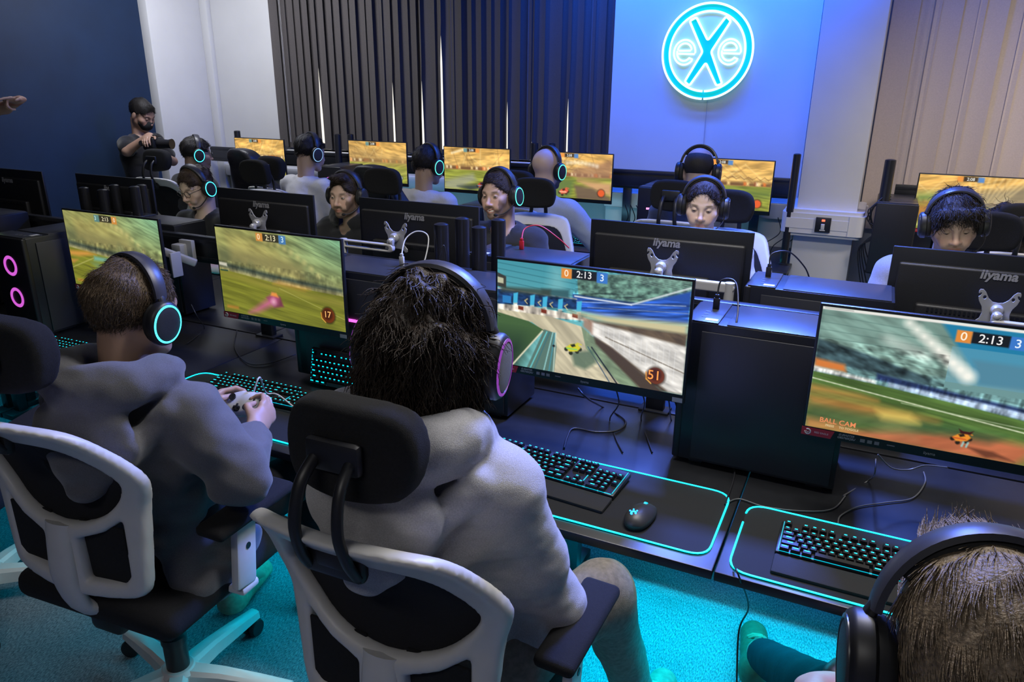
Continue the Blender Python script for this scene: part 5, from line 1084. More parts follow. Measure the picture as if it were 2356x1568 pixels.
monA('lit monitor showing an orange car on a clay pitch, right picture edge', (1888, 696), 1.845, pic_field(*NR), [('0', .532, .10, .026, (255, 240, 215)), ('2:13', .625, .10, .026, (235, 235, 235)), ('3', .717, .105, .026, (225, 240, 255)), ('BALL CAM', .13, .925, .017, (235, 140, 90)), ('PRESS     TO TOGGLE', .15, .965, .0075, (215, 190, 140))])
p = atY(-300, 440, 1.95); monitor('lit monitor at the far left, only its right edge in the picture', (atY(-2, 560, 1.95).x-.284, 1.95, .94), 0, pic_olive(60, 34, 11, 0), (60, 34), group='lit monitors of the front row')
BL = [(-430+0, 385, 'cut off by the left picture edge'), (172, 398, 'behind the five slim posts'), (497, 430, 'in front of the person in glasses'), (825, 453, 'in front of the bearded person in black'), (1360, 503, 'below the round sign'), (2057, 565, 'in front of the person with a curly fringe')]
face_img = np.full((34, 60, 3), 205.); face_img[:, :, 2] = 200; face_img[18:, :, :] = (140, 160, 110)
MB_ = []
for k, (px, py, lab) in enumerate(BL):
    Y = 2.52 if k < 5 else 2.66; w = .573 if k < 5 else .60
    if k == 0: x = atY(95, 395, Y).x-w/2; z = atY(95, 395, Y).z
    else: p = atY(px, py, Y); x, z = p.x+w/2, p.z
    m = monitor('black monitor seen from behind, %s' % lab, (x, Y+.012, z-.327*w/.54), math.pi, face_img, (60, 34), strength=1.6, group='black monitors of the middle row seen from behind', scale=w/.54); MB_.append((x, Y, z))
def arm(label, px, side, L, Y, slot=True, bar=True):
    p = atY(*px, Y); return monitor_arm(label, (p.x, Y, p.z), math.pi, -side, L, slot, group='silver monitor arms', bar=bar)
arm('silver monitor arm behind the monitor of the person in glasses', (597, 512), 1, .14, 2.458); arm('silver monitor arm with slotted bar left of the four black posts', (912, 545), -1, .235, 2.458); arm('silver monitor arm with bar to its right below the big logo in the centre', (1523, 612), 1, .24, 2.458, slot=False); arm('large silver monitor arm at the right picture edge', (2292, 712), 1, .22, 2.59)
CM = [(538, 315, 'leftmost of the back row, beside the white wall', 0), (800, 321, 'second from left in the back row, under the dark blind', 1), (1020, 335, 'right of the black gaming chair', 2), (1238, 346, 'behind the bald person', 3), (1577, 360, 'below the round sign', 4), (2115, 397, 'right of the square column', 5)]
for px, py, lab, k in CM:
    Y = 5.0; p = atY(px, py, Y); w = .573
    monitor('lit golden monitor %s' % lab, (p.x+w/2, Y, p.z-.327*w/.54), 0, pic_gold(120, 68, 20+k, k), (120, 68), near=k in (5,), group='lit monitors along the window wall', strength=1.25, scale=w/.54, digits=[('2:08', .425 if k != 5 else .465, .055, .022, (235, 235, 225))])
def wall_arm(label, x, y, z, yw):
    t = thing('monitor_stand', label, 'monitor stand', (x, y, z)); b = MB(); b.box((0, 0, 0), (.09, .012, .09), .003); b.box((.035, yw-y-.015, .02), (.10, .02, .10), .004); b.tube([(0, .01, 0), (.02, (yw-y)*.5, .015), (.035, yw-y-.02, .02)], [.018, .022, .024], 12); b.build('arm', mat('arm_silver', (.42, .42, .43), .32, metal=.25), t); return t
p = atY(395, 605, 2.0); q = atY(432, 575, 2.2)
t = thing('monitor_stand', 'silver wall bracket arm between the two leftmost front monitors', 'monitor stand', (q.x, 2.19, q.z)); am = mat('arm_silver', (.42, .42, .43), .32, metal=.25)
b = MB(); b.box((0, .01, 0), (.075, .02, .09), .003); b.box((-.02, -.015, .0), (.055, .04, .06), .006); b.build('mount_block', am, t); b = MB(); b.box(((p.x-q.x)*.55, -.10, (p.z-q.z)*.55), (.14, .03, .03), .006, rot=(0, R(25), R(40))); b.box((p.x-q.x, -.17, p.z-q.z-.01), (.012, .05, .10), .003); b.build('arm_bar', am, t)
# ------------------------------------------------------------------ towers
GT = 'black computer towers'
tower('black tower with pale blue lit top, right of the green car monitor', (-.187, 1.925, DZ), group=GT)
tower('black tower behind the white phone cable, right of the pink car monitor', (-1.60, 1.945, DZ), group=GT)
t2 = tower('black tower directly behind the long curly dark hair', (-1.165, 1.945, DZ), group=GT, usb=True)
b = MB(); pp = atY(815, 738, 1.94)
tower('dark tower with magenta front lights, left of the olive pitch monitor', (-3.06, 2.0, DZ), R(90), group=GT, ring='magenta')
tower('dark tower cut off by the left picture edge', (-3.93, 2.0, DZ), group=GT)
tower('black tower in front of the square column, with a black lead plugged in', (-.10, 2.39, DZ), group=GT)
tower('black tower with a red lead plugged into its top', (-1.13, 2.39, DZ), group=GT); tower('black tower in front of the bearded person in black', (-1.62+.03, 2.36, DZ), group=GT, usb=True) if False else None
tower('black tower in front of the person in glasses, between black posts and glasses', (-2.98, 2.272, DZ), group=GT, sticker=False, size=(.40, .185, .425))
tower('black tower under the unlit monitor at the left picture edge', (-3.75, 2.30, DZ), group=GT) if False else None
c = MB(); q = atY(815, 738, 1.938); c.box((0, 0, 0), (.055, .004, .010), .001); o = c.build('light_strip', glow('strip_magenta', (1, .1, .75), 2.2)); 
for cand in [x for x in bpy.data.objects if x.get('category') == 'computer' and 'white phone cable' in x['label']]: o.parent = cand; o.location = (q.x-cand.location.x, q.y-cand.location.y, q.z-cand.location.z)
for px, py, rg, lab, st in ((1510, 400, None, 'with a pink light strip, left of the person below the sign', 'pink'), (758, 350, 'magenta', 'with a magenta fan ring, right of the white T-shirt', None), (590, 395, 'green', 'with a green fan ring, below the leftmost back row monitor', None), (1075, 440, 'blue', 'with a faint blue ring, below the third back row monitor', None), (2072, 434, None, 'right of the square column', None)):
    Y = 4.72; p = atY(px, py, Y); h = .425; z = p.z-h
    tower('black tower %s' % lab, (p.x+.11, Y+.21, DZ), R(90), group='black computer towers of the back row', ring=rg, strip=st, msi=st is not None, size=(.42, .22, (p.z-DZ if .36 < p.z-DZ < .5 else .42) if rg not in ('green', 'blue') else .19), usb=False, sticker=False)
# ------------------------------------------------------------------ mats, keyboards, mice
MZ = DZ
GM = 'cyan edged mouse mats of the front row'
mouse_mat('cyan edged mat under the leftmost keyboard', -3.06, -2.24, 1.492, 1.80, MZ, GM); mouse_mat('cyan edged mat in front of the person with the white controller', -2.16, -1.33, 1.495, 1.805, MZ, GM)
mouse_mat('cyan edged mat carrying the black mouse, in the middle of the picture', -1.05, -.218, 1.49, 1.80, MZ, GM); mouse_mat('cyan edged mat with an open corner, right picture edge', -.168, .66, 1.466, 1.772, MZ, GM, gap=4)
GK = 'backlit keyboards of the front row'
keyboard('cyan backlit keyboard behind the white game controller', (-1.80, 1.72, MZ+.006), R(1.5), rest=False, group=GK)
keyboard('cyan backlit keyboard left of the black mouse', (-.71, 1.685, MZ+.006), R(-4), group=GK); keyboard('cyan backlit keyboard at the right, before the blonde person', (.145, 1.61, MZ+.006), R(0), group=GK)
keyboard('cyan backlit keyboard at the left behind the hooded shoulder', (-2.73, 1.70, MZ+.006), R(2), keys='far', rest=False, group=GK); keyboard('spare cyan lit keyboard leaning on a tower below the pink car monitor', (-1.50, 1.918, MZ+.052), R(0), keys='far', rest=False, group=GK, bright=1.6, tilt=78)
for lab, px, py in (('in front of the smiling person, seen past the face', 1090, 515), ('right of the elbow of the bald person', 1352, 525)): p = atZ(px, py, .75); keyboard('small cyan lit keyboard %s' % lab, (p.x if px < 1200 else p.x, 4.72, DZ+.003), 0, keys='far', rest=False, group='lit keyboards of the back row')
mouse_mat('green edged mat on the back row desk beside the square column', -.98, -.55, 4.60, 4.86, DZ, 'mats of the back row')
p = atZ(1472, 1178, .755); mouse('black mouse with a blue glowing logo on the middle mat', (p.x, p.y, MZ+.004), R(-6))
# ------------------------------------------------------------------ chairs
GC = 'white and black office chairs'
ch0 = chair_proto('white and black office chair of the person with long curly hair', GC); ch0.location = (-.69, 1.125, 0); ch0.rotation_euler = (0, 0, R(2)); ch0.scale = (1.0, 1.04, 1.10)
CH = [(-1.63, 1.135, 5, 'of the person holding the white controller'), (-2.62, 1.16, 22, 'cut off by the left picture edge'), (.22, .70, 2, 'of the blonde person at the lower right'),
      (-3.60, 3.33, 176, 'behind the person in glasses'), (-2.58, 3.33, 182, 'behind the bearded person in black'), (-1.58, 3.32, 188, 'behind the smiling person'), (-.62, 3.34, 178, 'behind the person looking down below the sign'), (.46, 3.17, 186, 'behind the person with a curly fringe'),
      (-4.82, 4.14, 4, 'of the person in the back row by the white pilaster'), (-3.66, 4.13, -6, 'of the person in white T-shirt'), (-1.84, 4.16, -6, 'of the bald person'), (-.94, 4.15, 0, 'of the balding person below the sign'), (.62, 4.06, 0, 'of the person in teal')]
for x, y, a, lab in CH: c = dup(ch0, (x, y, 0), R(a), 'white and black office chair %s' % lab); c.scale = (1, 1, 1.11) if y > 2 else (1.06, 1.04, 1.10)
gc = gaming_chair_proto('tall black leather gaming chair in the middle of the back row', 'black gaming chairs', ch0); gc.location = (-2.74, 4.14, 0); gc.rotation_euler = (0, 0, R(-6))
p = atY(562, 400, 4.35); dup(gc, (p.x+.12, 4.66, 0), R(-8), 'empty black gaming chair below the leftmost back row monitor'); 
# ------------------------------------------------------------------ the people
def loc(hips, rz):
    Wi = (Matrix.Translation((hips[0], hips[1], 0)) @ Matrix.Rotation(rz, 4, 'Z')).inverted(); return lambda p: tuple(Wi @ Vector(p))
SK = (.42, .25, .18)
# fair haired person with the controller
hd = atY(308, 712, 1.12); hp = (hd.x-.07, 1.15); rz = R(8); L = loc(hp, rz)
er, wr = atY(552, 1095, 1.16), atY(588, 985, 1.36); el, wl = Vector((hp[0]-.32, 1.22, .84)), Vector((wr.x-.225, 1.37, wr.z-.01))
pc = (wr+wl)/2+Vector((-.004, .085, .012))
person('person in grey hoodie with fair short hair, holding a white controller', hp, rz, hd, (R(-8), R(3), R(-8)), skin=(.45, .28, .20), hair='short', haircol=(.11, .075, .045), top='hoodie', topcol=(.115, .113, .12), topname='grey_hoodie', legcol=(.008, .008, .01),
       arms={1: (L(er), L(wr)), -1: (L(el), L(wl))}, hands={1: dict(fwd=(-.12, .85, .22), up=(.9, .1, .35), curl=(.55, .85, .6), thumb=((.045, .055, -.030), (.030, .088, -.034))), -1: dict(fwd=(.12, .85, .22), up=(-.9, .1, .35), curl=(.55, .85, .6), thumb=((.045, .055, -.030), (.030, .088, -.034)))}, handfine=.0045, face=True, fine=.005,
       strand=dict(count=9000, length=.022, dirf=lambda p: np.stack([p[:, 0]*1.5, -.35+0*p[:, 0], -.8-p[:, 2]*2], 1), r=.0006, segs=3, lift=.35, seed=2), knees={1: (.20, .46, .60), -1: (-.16, .44, .60)}, feet={1: (.10, .52, .10), -1: (-.14, .40, .10)}, shoecol=(.34, .30, .20), long_coat=True, seed=11,
       headphones=('black headset with glowing cyan ring worn over the fair short hair', 'cyan'))
M = Matrix.Translation(pc) @ Euler((R(38), R(-4), R(6)), 'XYZ').to_matrix().to_4x4(); gamepad('white game controller held in both hands', M, None)
cw = mat('cable_white', (.55, .55, .53), .45)
cable('white lead curving from the white controller across the keyboard', [tuple(M @ Vector((0, .045, .004))), tuple(M @ Vector((.01, .09, .02))), tuple(atZ(612, 903, .80)), tuple(atZ(640, 908, .785)), tuple(atZ(690, 945, .75)), tuple(atZ(735, 958, .74)), tuple(atZ(790, 970, .74))], .0026, cw)
# long curly dark hair
hd = atY(995, 800, 1.08); hp = (-.665, 1.17); rz = R(-4); L = loc(hp, rz)
er = atZ(1268, 1392, .72); wr = er+Vector((-.18, .12, .05)); el = Vector((hp[0]-.27, 1.14, .76)); wl = el+Vector((.17, .18, .05))
person('person in light grey hoodie with long curly dark hair, seen from behind', hp, rz, hd, (R(-6), R(2), R(12)), skin=(.55, .37, .29), hair='curly', haircol=(.034, .023, .016), top='hoodie', topcol=(.42, .415, .43), topname='light_grey_hoodie', legcol=(.24, .215, .18),
       arms={1: (L(er), L(wr)), -1: (L(el), L(wl))}, strand=dict(count=7000, length=.06, jit=.14, dirf=lambda p: np.stack([p[:, 0]*2.0, p[:, 1]*2-.1, -.9+0*p[:, 0]], 1), r=.0015, segs=9, curl=.006, curlf=100, lift=.04, seed=4), fine=.0055, knees={1: L(atZ(1385, 1365, .63)), -1: (-.2, .45, .58)}, feet={1: (.24, .50, .10), -1: (-.2, .45, .1)}, seed=21,
       headphones=('black headset with grey cap worn over the long curly dark hair', 'violet', True, None, 1.03), head_scale=1.22, hs=.95)
# blonde, lower right corner
hd = atY(2262, 1545, .72); hp = (.20, .80); rz = R(2); L = loc(hp, rz)
hnd = atZ(1880, 1580, .64); kL = L(atZ(1935, 1625, .50)); fL = L(atZ(1745, 1500, .10))
person('person with short blonde hair and headset, lower right corner', hp, rz, hd, (R(-16), R(-2), R(6)), skin=(.36, .21, .15), hair='quiff', haircol=(.20, .15, .10), top='tee', topcol=(.02, .02, .025), topname='black_tee', legcol=(.007, .011, .018),
       arms={-1: ((-.20, .14, .74), L(hnd)), 1: ((.24, .1, .72), (.16, .40, .70))}, hands={-1: dict(fwd=(.95, .30, .12), up=(-.1, -.1, 1), curl=(.55, .6, .5))}, handfine=.004, fine=.005,
       strand=dict(count=9000, length=.034, dirf=lambda p: np.stack([p[:, 0]*1.5, np.where(p[:, 1] > .02, 1.0, -.6), np.where(p[:, 1] > .02, .5, -.9)], 1), r=.0010, segs=4, lift=.05, jit=.12, seed=6), knees={-1: kL, 1: (.16, .46, .58)}, feet={-1: fL, 1: (.2, .5, .1)}, shoecol=(.05, .075, .04), seed=31, face=True,
       headphones=('black headset with bluish headband over the blonde hair', 'dark', True, None, 1.0), head_scale=1.05)
pw = atZ(1985, 1585, .615); gamepad('black game controller held by the blonde person', Matrix.Translation(pw) @ Euler((R(20), 0, R(-20)), 'XYZ').to_matrix().to_4x4(), None)
for o in list(bpy.data.objects):
    if o.parent and o.parent.get('label') == 'black game controller held by the blonde person' and o.name.startswith('shell'): o.data = o.data.copy(); o.data.materials[0] = BLACK()
# middle row, facing this way
def facing(px, py, Y, label, dyaw=0, pitch=-10, roll=0, hipdx=0, **k):
    h = atY(px, py, Y); hp = (h.x+hipdx, Y+.10); return person(label, hp, math.pi, h, (R(pitch), R(roll), R(dyaw)), **k)
facing(452, 428, 3.22, 'person in glasses with short brown hair, facing down behind the black monitor', dyaw=-4, pitch=-20, skin=(.62, .45, .37), hair='short', haircol=(.055, .035, .022), topcol=(.01, .01, .012), topname='black_shirt', glasses=True, eyes_down=1.6, seed=41, headphones=('headset with bright cyan ring on the person in glasses', 'cyan', True, 'headsets of the middle row'), brow=(.06, .04, .03))
facing(797, 447, 3.22, 'bearded person in black with brown quiff, looking left', dyaw=4, pitch=-4, skin=(.52, .35, .27), hair='quiff', haircol=(.03, .02, .014), top='hoodie', topcol=(.012, .012, .014), topname='black_hoodie', beard=.75, beardcol=(.09, .055, .035), seed=43, hs=.95, headphones=('headset with dark cups on the bearded person in black', 'dark', True, 'headsets of the middle row'))
facing(1150, 446, 3.20, 'smiling bearded person in dark T-shirt', dyaw=-9, pitch=-2, roll=4, skin=(.55, .36, .28), hair='short', haircol=(.03, .021, .016), topcol=(.035, .035, .042), topname='charcoal_tee', beard=.6, beardcol=(.06, .04, .03), smile=1, seed=45, hs=.94, headphones=('headset with thin green ring on the smiling person', 'green', True, 'headsets of the middle row'), brow=(.02, .014, .01), gaze=-1)
facing(1618, 470, 3.24, 'person with short dark hair looking down, below the round sign', dyaw=8, pitch=-10, roll=-2, skin=(.66, .49, .42), hair='crop', haircol=(.032, .022, .018), topcol=(.55, .55, .57), topname='pale_shirt', eyes_down=.8, seed=47, hs=.91, headphones=('black headset on the person looking down below the sign', 'dark', True, 'headsets of the middle row'), jaw=.95)
facing(2195, 510, 3.08, 'person with dark curly fringe looking down at the right', dyaw=3, pitch=-17, roll=6, skin=(.46, .31, .24), hair='fringe', haircol=(.016, .011, .009), topcol=(.25, .26, .32), topname='blue_grey_shirt', eyes_down=2, beard=.35, beardcol=(.12, .08, .06), hs=.92, seed=49, headphones=('black headset with blue sheen on the person with curly fringe', 'dark', True, 'headsets of the middle row'), strand=dict(count=2500, length=.04, dirf=lambda p: np.stack([p[:, 0]*2, .5+0*p[:, 0], -.6+p[:, 2]*0], 1), r=.0012, segs=6, curl=.004, curlf=120, lift=.12, jit=.2, seed=8))
# back row, facing the windows
def back(px, py, Y, label, dyaw=0, pitch=-6, roll=0, rz=0, hipdx=0, **k):
    h = atY(px, py, Y); return person(label, (h.x+hipdx, Y-.06), R(rz), h, (R(pitch), R(roll), R(dyaw)), fine=.006, **k)
GH = 'headsets of the back row'
back(452, 352, 4.12, 'person with dark hair seen from behind, beside the white pilaster', rz=-8, dyaw=-22, skin=(.4, .27, .2), hair='short', haircol=(.02, .017, .015), topcol=(.03, .03, .035), topname='dark_back_shirt', seed=51, headphones=('headset with cyan ring in front of the white pilaster', 'cyan', True, GH), glasses=True)
back(713, 350, 4.12, 'person in white T-shirt seen from behind at the dark blind', rz=-6, dyaw=-14, pitch=-12, skin=(.5, .35, .28), hair='short', haircol=(.014, .012, .012), topcol=(.62, .62, .66), topname='white_tee', seed=53, headphones=('headset with pale blue ring, above the white T-shirt', 'pale', True, GH))
back(985, 378, 4.16, 'person sitting low in the tall black gaming chair', rz=-6, dyaw=-12, pitch=-10, skin=(.4, .27, .2), hair='short', haircol=(.012, .010, .010), topcol=(.5, .5, .52), topname='light_tee', seed=55, headphones=('headset with green ring above the tall gaming chair', 'green', True, GH), hip_z=.54)
er_ = None
back(1260, 388, 4.14, 'bald person in pale blue short sleeved shirt seen from behind', rz=-8, dyaw=-10, pitch=-4, skin=(.58, .42, .36), hair=None, topcol=(.38, .44, .58), topname='pale_blue_shirt', top='collar', seed=57, beard=.8, beardcol=(.04, .03, .025), arms={1: ((.33, .14, .82), (.22, .40, .80))}, headphones=('headset with thin green ring on the bald head', 'green', True, GH), hipdx=.03)
back(1607, 392, 4.12, 'balding person in dark top seen from behind, below the sign', dyaw=4, pitch=-14, skin=(.4, .3, .28), hair=None, bald=1, haircol=(.012, .01, .01), topcol=(.10, .12, .18), topname='navy_top', seed=59, headphones=('black headset over the thinning hair below the sign', 'dark', True, GH))
back(2305, 548, 4.0, 'person in teal top with dark curly hair, right of the column', dyaw=-20, pitch=-14, skin=(.4, .27, .2), hair='curly', haircol=(.02, .016, .014), topcol=(.01, .16, .17), topname='teal_top', seed=61, strand=dict(count=1500, length=.06, dirf=lambda p: np.stack([p[:, 0]*2.0, p[:, 1]*2-.1, -.9+0*p[:, 0]], 1), r=.0012, segs=7, curl=.006, curlf=100, lift=.15, seed=4))
# photographer by the navy wall
hd = atX(327, 262, -5.50); rz = R(-78); hp = (-5.60, hd.y-.02); L = loc(hp, rz)
cm_ = atX(352, 330, -5.22); er = atX(292, 348, -5.42); lw = cm_+Vector((-.03, .0, .06)); rw = cm_+Vector((-.06, .05, -.06))
person('person in black with face mask filming, standing by the navy wall', hp, rz, hd, (R(-28), 0, R(-6)), skin=(.36, .22, .16), hair='short', haircol=(.012, .010, .009), topcol=(.012, .012, .014), topname='black_cotton', legcol=(.012, .012, .016), hip_z=.88, knees={1: (.12, .05, .48), -1: (-.12, .05, .48)}, feet={1: (.13, .0, .09), -1: (-.13, .0, .09)}, shoecol=(.02, .02, .02),
       arms={1: (L(er), L(lw)), -1: ((-.27, .12, 1.12), L(rw))}, hands={1: dict(fwd=(.7, .3, -.1), up=(.1, -.2, 1), curl=(.35, .5, .4)), -1: dict(fwd=(.8, .1, .2), up=(0, 0, -1), curl=(.6, .6, .5))}, handfine=.006, mask=True, eyes_down=1, seed=71)
t = thing('video_camera', 'black camera with lens held by the masked person', 'camera', cm_, R(-75)); b = MB(); b.box((0, 0, 0), (.13, .10, .09), .012); b.box((0, .0, .055), (.05, .08, .03), .008); b.build('camera_body', BLACK(), t)
b = MB(); b.tube([(0, .05, 0), (0, .09, 0), (0, .14, 0), (0, .17, 0)], [.036, .036, .033, .040], 20); b.build('lens', BLACK(), t, 50); b = MB(); b.tube([(.07, -.02, 0), (.11, -.03, .01)], [.02, .02], 10); b.build('grip', BLACK(), t)
# somebody pointing from beyond the left edge
hn = atX(66, 230, -4.72); hp = (-5.55, 2.86); rz = R(-82); L = loc(hp, rz); sh_ = Vector((-5.22, 2.80, 1.52)); el_ = Vector(hn)+Vector((-.30, .03, -.05))
person('person standing beyond the left edge, only the pointing hand in view', hp, rz, (-5.52, 2.86, 1.70), (0, 0, 0), skin=(.5, .32, .25), hair='short', haircol=(.02, .015, .012), topcol=(.02, .02, .03), topname='navy_tee', hip_z=.92, knees={1: (.12, .03, .5), -1: (-.12, .03, .5)}, feet={1: (.13, 0, .09), -1: (-.13, 0, .09)}, shoecol=(.02, .02, .02),
       arms={1: (L(el_), L(hn+Vector((-.09, .0, -.0)))), -1: ((-.26, .05, 1.1), (-.25, .1, .85))}, hands={1: dict(fwd=(1, .02, .02), up=(0, -.4, 1), curl=((.1, .12, .1), (1.1, 1.2, .8), (1.15, 1.2, .8), (1.15, 1.2, .8)))}, handfine=.005, fine=.01, face=False, seed=73)
# ------------------------------------------------------------------ leads and cables
kb = mat('cable_black', (.016, .016, .018), .4)
def top(px, py, z=1.155): p = atZ(px, py, z); return Vector((p.x, p.y, z))
def plug(label, px, py, lead, m, z=1.157, r=.0025):
    p = top(px, py, z); t = thing('usb_lead', label, 'cable', p); b = MB(); b.box((0, 0, .018), (.018, .010, .034), .002); b.box((0, 0, .0395), (.012, .008, .012), .002); b.build('plug', m, t)
    b = MB(); b.tube([Vector(q)-p for q in spline([p+Vector((0, 0, .04))]+[Vector(q) for q in lead], 8)], r, 7); b.build('lead', m, t, 60); return t
a = top(1650, 715); plug('black lead plugged into the tower right of the green car, hanging down its side', 1647, 712, [a+Vector((.0, .02, .085)), a+Vector((.04, .015, .085)), a+Vector((.065, -.06, .03)), a+Vector((.07, -.11, -.02)), a+Vector((.065, -.105, -.15)), a+Vector((.075, -.105, -.28)), a+Vector((.06, -.12, -.40)), Vector((atZ(1690, 1080, .735))), Vector(atZ(1668, 1160, .737))], kb)
a = top(1768, 640); plug('black lead arching over the tower before the column', 1767, 637, [a+Vector((.0, .02, .08)), a+Vector((.05, .05, .085)), a+Vector((.10, .10, .03)), a+Vector((.12, .14, -.02))], kb)
rd = mat('cable_red', (.5, .02, .03), .4); a = top(1200, 572); plug('red lead arching from the tower below the smiling person', 1200, 574, [a+Vector((.0, .03, .075)), a+Vector((.05, .06, .085)), a+Vector((.12, .08, .04)), a+Vector((.16, .10, .0))], rd)
a = top(928, 610); plug('short white phone cable looping over the tower behind the pink car', 925, 612, [a+Vector((.0, .02, .09)), a+Vector((.03, .05, .115)), a+Vector((.075, .05, .10)), a+Vector((.085, .01, .03)), a+Vector((.075, -.01, .002))], cw)
a = top(1010, 620); cable('thin blue lit lead standing up behind the curly hair', [a, a+Vector((.005, 0, .05)), a+Vector((.015, .01, .085)), a+Vector((.025, .01, .04)), a+Vector((.02, .0, .0))], .002, kb)
cable('white lead dropping beside the curly hair', [tuple(atZ(835, 852, .745)), tuple(atZ(810, 868, .75)), tuple(atZ(790, 895, .742)), tuple(atZ(775, 940, .737))], .0026, cw)
def onz(*ps, z=.7345): return [tuple(atZ(x, y, z)) for x, y in ps]
def hang(px, py, Y): return tuple(atY(px, py, Y))
cable('thin black lead lying from the tower to the mat corner', onz((1668, 1160), (1700, 1147), (1760, 1165), (1850, 1175), (1915, 1170), (1945, 1140)), .0018, mat('cable_grey', (.10, .10, .10), .35))
cg = mat('cable_grey', (.10, .10, .10), .35)
GCa = 'loose leads below the monitors'
cable('grey lead running from below the orange car monitor to the keyboard', [hang(2015, 1055, 1.9), hang(2012, 1090, 1.88)]+onz((1998, 1105), (1940, 1140)), .002, cg, group=GCa)
cable('grey lead lying in an arc above the right keyboard', onz((2125, 1085), (2128, 1110), (2100, 1145), (2040, 1155), (1975, 1165), (1935, 1185), (1928, 1203)), .002, cg, group=GCa)
cable('grey lead looping under the orange car monitor', [hang(2020, 1045, 1.9), hang(2050, 1075, 1.92), hang(2090, 1080, 1.95), hang(2130, 1070, 1.95), hang(2180, 1075, 1.9)], .002, cg, group=GCa)
cable('black lead looping on the desk below the green car monitor', [hang(1330, 893, 1.9), hang(1350, 915, 1.9)]+onz((1385, 935), (1425, 955), (1440, 972), (1420, 990), (1370, 993), (1320, 985), (1305, 1005), (1298, 1030)), .0032, kb, group=GCa)
for k, (x0, lab) in enumerate(((1418, 'first'), (1478, 'second'), (1535, 'third'), (1550, 'fourth'))):
    cable('black lead hanging below the green car monitor, %s from left' % lab, [hang(x0, 905-8*(k == 0), 1.90), hang(x0+5, 930, 1.94)]+onz((x0-15+k*12, 965), (x0+k*12, 1010), (x0+15+k*8, 1040)), .0022, kb, group=GCa)
cable('black lead lying behind the white controller below the pink car monitor', onz((545, 760), (540, 800), (570, 835), (620, 835), (680, 815)), .002, kb, group=GCa)
cable('black lead hanging behind the fair hair', [hang(440, 700, 2.05), hang(455, 730, 2.05)]+onz((470, 755), (450, 775), (430, 790)), .002, kb, group=GCa)
cable('thin dark lead lying over the mat edge above the green shoe', [tuple(atZ(1688, 1298, .742)), tuple(atZ(1700, 1325, .745)), tuple(atZ(1722, 1395, .60)), tuple(atZ(1700, 1450, .50)), tuple(atZ(1695, 1568, .40))], .0022, kb)
for k, (px, py, Y, lab) in enumerate(((1438, 470, 4.95, 'right of the monitor behind the bald person'), (1790, 500, 4.95, 'below the right end of the monitor under the sign'), (1120, 470, 4.95, 'below the third back row monitor'))):
    p = atY(px, py, Y)
    for j in range(3): cable('black lead hanging %s, %s of three' % (lab, ('first', 'second', 'third')[j]), [p+Vector((.04*j, 0, 0)), p+Vector((.02+.05*j, .02, -.10)), p+Vector((-.08+.07*j, .05, -.19)), Vector((p.x-.15+.12*j, Y+.05, DZ+.004))], .003, kb, group='hanging leads of the back row')
for j in range(5):
    p = atY(2050, 440+6*j, 4.78); cable('tangled black lead left of the tower by the column, %s from top' % ('first', 'second', 'third', 'fourth', 'fifth')[j], [p, p+Vector((-.05-.015*j, -.03, -.05)), p+Vector((-.10+.01*j, -.03, -.16)), p+Vector((-.03-.01*j, -.04, -.22)), p+Vector((-.09-.01*j, -.03, -.30)), p+Vector((-.05, .0, -.42-.05*j))], .0035, kb, group='tangled leads by the column')
# ------------------------------------------------------------------ light and camera
def area(name, loc, rot, sx, sy, col, power, spread=180):
    l = bpy.data.lights.new(name, 'AREA'); l.shape = 'RECTANGLE'; l.size = sx; l.size_y = sy; l.color = col; l.energy = power; l.spread = R(spread); o = bpy.data.objects.new(name, l); COL.objects.link(o); o.location = loc; o.rotation_euler = [R(q) for q in rot]; return o
cy = (.0, .62, .92)
for i, (a, c, pw) in enumerate(((-4.9, -3.2, 3), (-3.1, -2.2, 3), (-2.15, -1.2, 6), (-1.15, -.2, 20), (-.18, .8, 26), (.82, 1.7, 12))):
    area('desk_strip_front', ((a+c)/2, 2.05, .695), (-14, 0, 0), c-a-.1, .03, cy, pw*1.05, 165)
    b = MB(); b.box((0, 0, 0), (c-a-.1, .012, .006)); o = b.build('led_strip', glow('strip_cyan', (.0, .62, .92), 3), loc=((a+c)/2, 2.05, .7005)); tag(o, 'cyan LED strip under the front row desk, %s' % ['far left', 'left', 'before the white controller', 'before the curly haired person', 'above the green shoe', 'right picture edge'][i], 'LED strip', 'cyan LED strips under the desks')
for a, c, pw in ((-4.9, -2.2, 6), (-2.1, -.2, 6), (-.1, 1.5, 4)): area('desk_strip_middle', ((a+c)/2, 2.85, .695), (18, 0, 0), c-a, .03, cy, pw)
area('desk_strip_back', (-3.1, 5.1, .69), (30, 0, 0), 4.8, .03, (.1, .75, .8), 10); area('desk_glow_back', (-2.6, 5.02, .88), (60, 0, 0), 3.4, .05, (.25, .75, 1), 3)
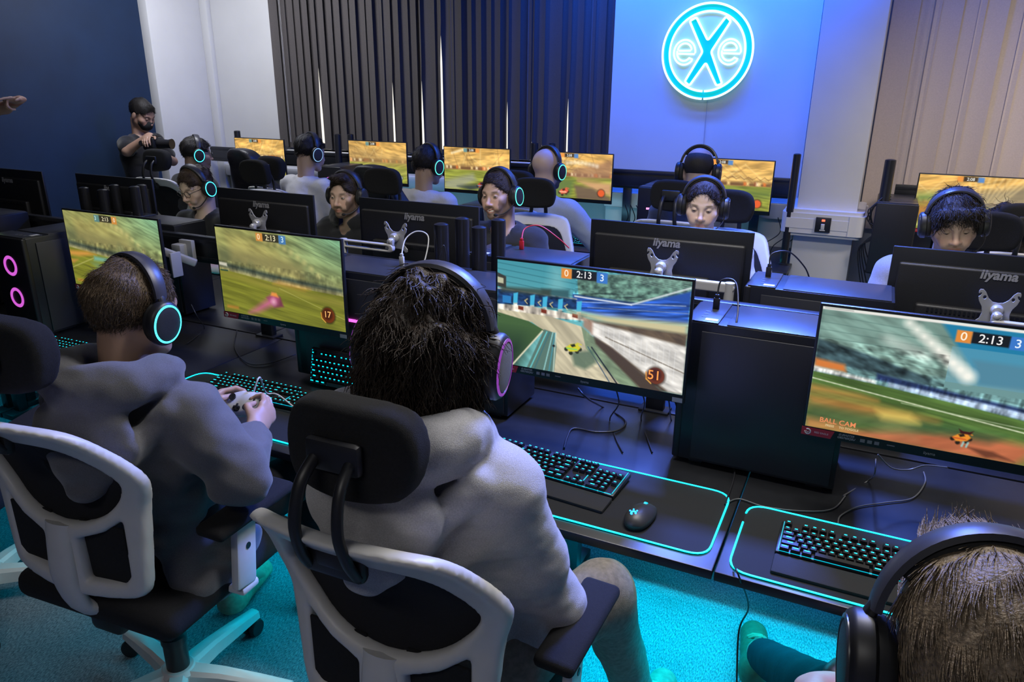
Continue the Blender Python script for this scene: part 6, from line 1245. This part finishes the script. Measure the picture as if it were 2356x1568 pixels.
# ceiling: a blue RGB panel above the sign, a soft neutral light and added unseen fills
area('ceiling_blue_panel', (-1.1, 4.7, 2.9), (22, 0, 0), 2.2, .2, (.02, .13, 1), 100)
area('ceiling_blue_spill', (-.45, 3.3, 2.9), (-28, 0, 0), .5, .25, (.10, .20, 1), 95, 95)
area('ceiling_fill', (-.2, 1.95, 2.92), (-6, 0, 0), 1.2, .5, (1, .97, .95), 52)
area('ceiling_fill', (-.6, -.9, 2.92), (25, 0, 0), 1.2, .4, (1, .97, .95), 8, 130)  # unseen fill behind the camera, added to lighten the chair backs
area('ceiling_fill', (-2.4, 2.0, 2.92), (20, 0, 0), 1.6, .4, (1, .96, .93), 9, 130)  # unseen fill added above the left desks, no fixture there
area('ceiling_fill', (-4.6, 4.1, 2.92), (35, 0, 25), 1.2, .4, (.90, .92, 1), 70)  # unseen fill, put in to brighten the white pilaster and left wall
area('ceiling_fill', (1.6, 3.6, 2.92), (30, 0, 0), .9, .4, (1, .88, .78), 50, 115)  # unseen warm fill, put in to brighten the column and beige blind
w = bpy.data.worlds.new('daylight'); sc.world = w; w.use_nodes = True; w.node_tree.nodes['Background'].inputs['Color'].default_value = (1, .93, .8, 1); w.node_tree.nodes['Background'].inputs['Strength'].default_value = 1.3
cam = bpy.data.cameras.new('camera'); co = bpy.data.objects.new('camera', cam); COL.objects.link(co); cam.sensor_fit = 'HORIZONTAL'; cam.sensor_width = 36; cam.lens = CAM_F/2356*36; cam.clip_start = .05
M = Matrix(((_RR[0], _UU[0], -_F[0], 0), (_RR[1], _UU[1], -_F[1], 0), (_RR[2], _UU[2], -_F[2], CAM_H), (0, 0, 0, 1))); co.matrix_world = M; sc.camera = co
vs = sc.view_settings; vs.view_transform = 'Standard'; vs.look = 'None'; vs.exposure = 0; vs.gamma = 1; vs.use_curve_mapping = False
sc.cycles.use_denoising = True; sc.cycles.max_bounces = 6; sc.cycles.sample_clamp_indirect = 4; sc.cycles.caustics_reflective = False; sc.cycles.caustics_refractive = False
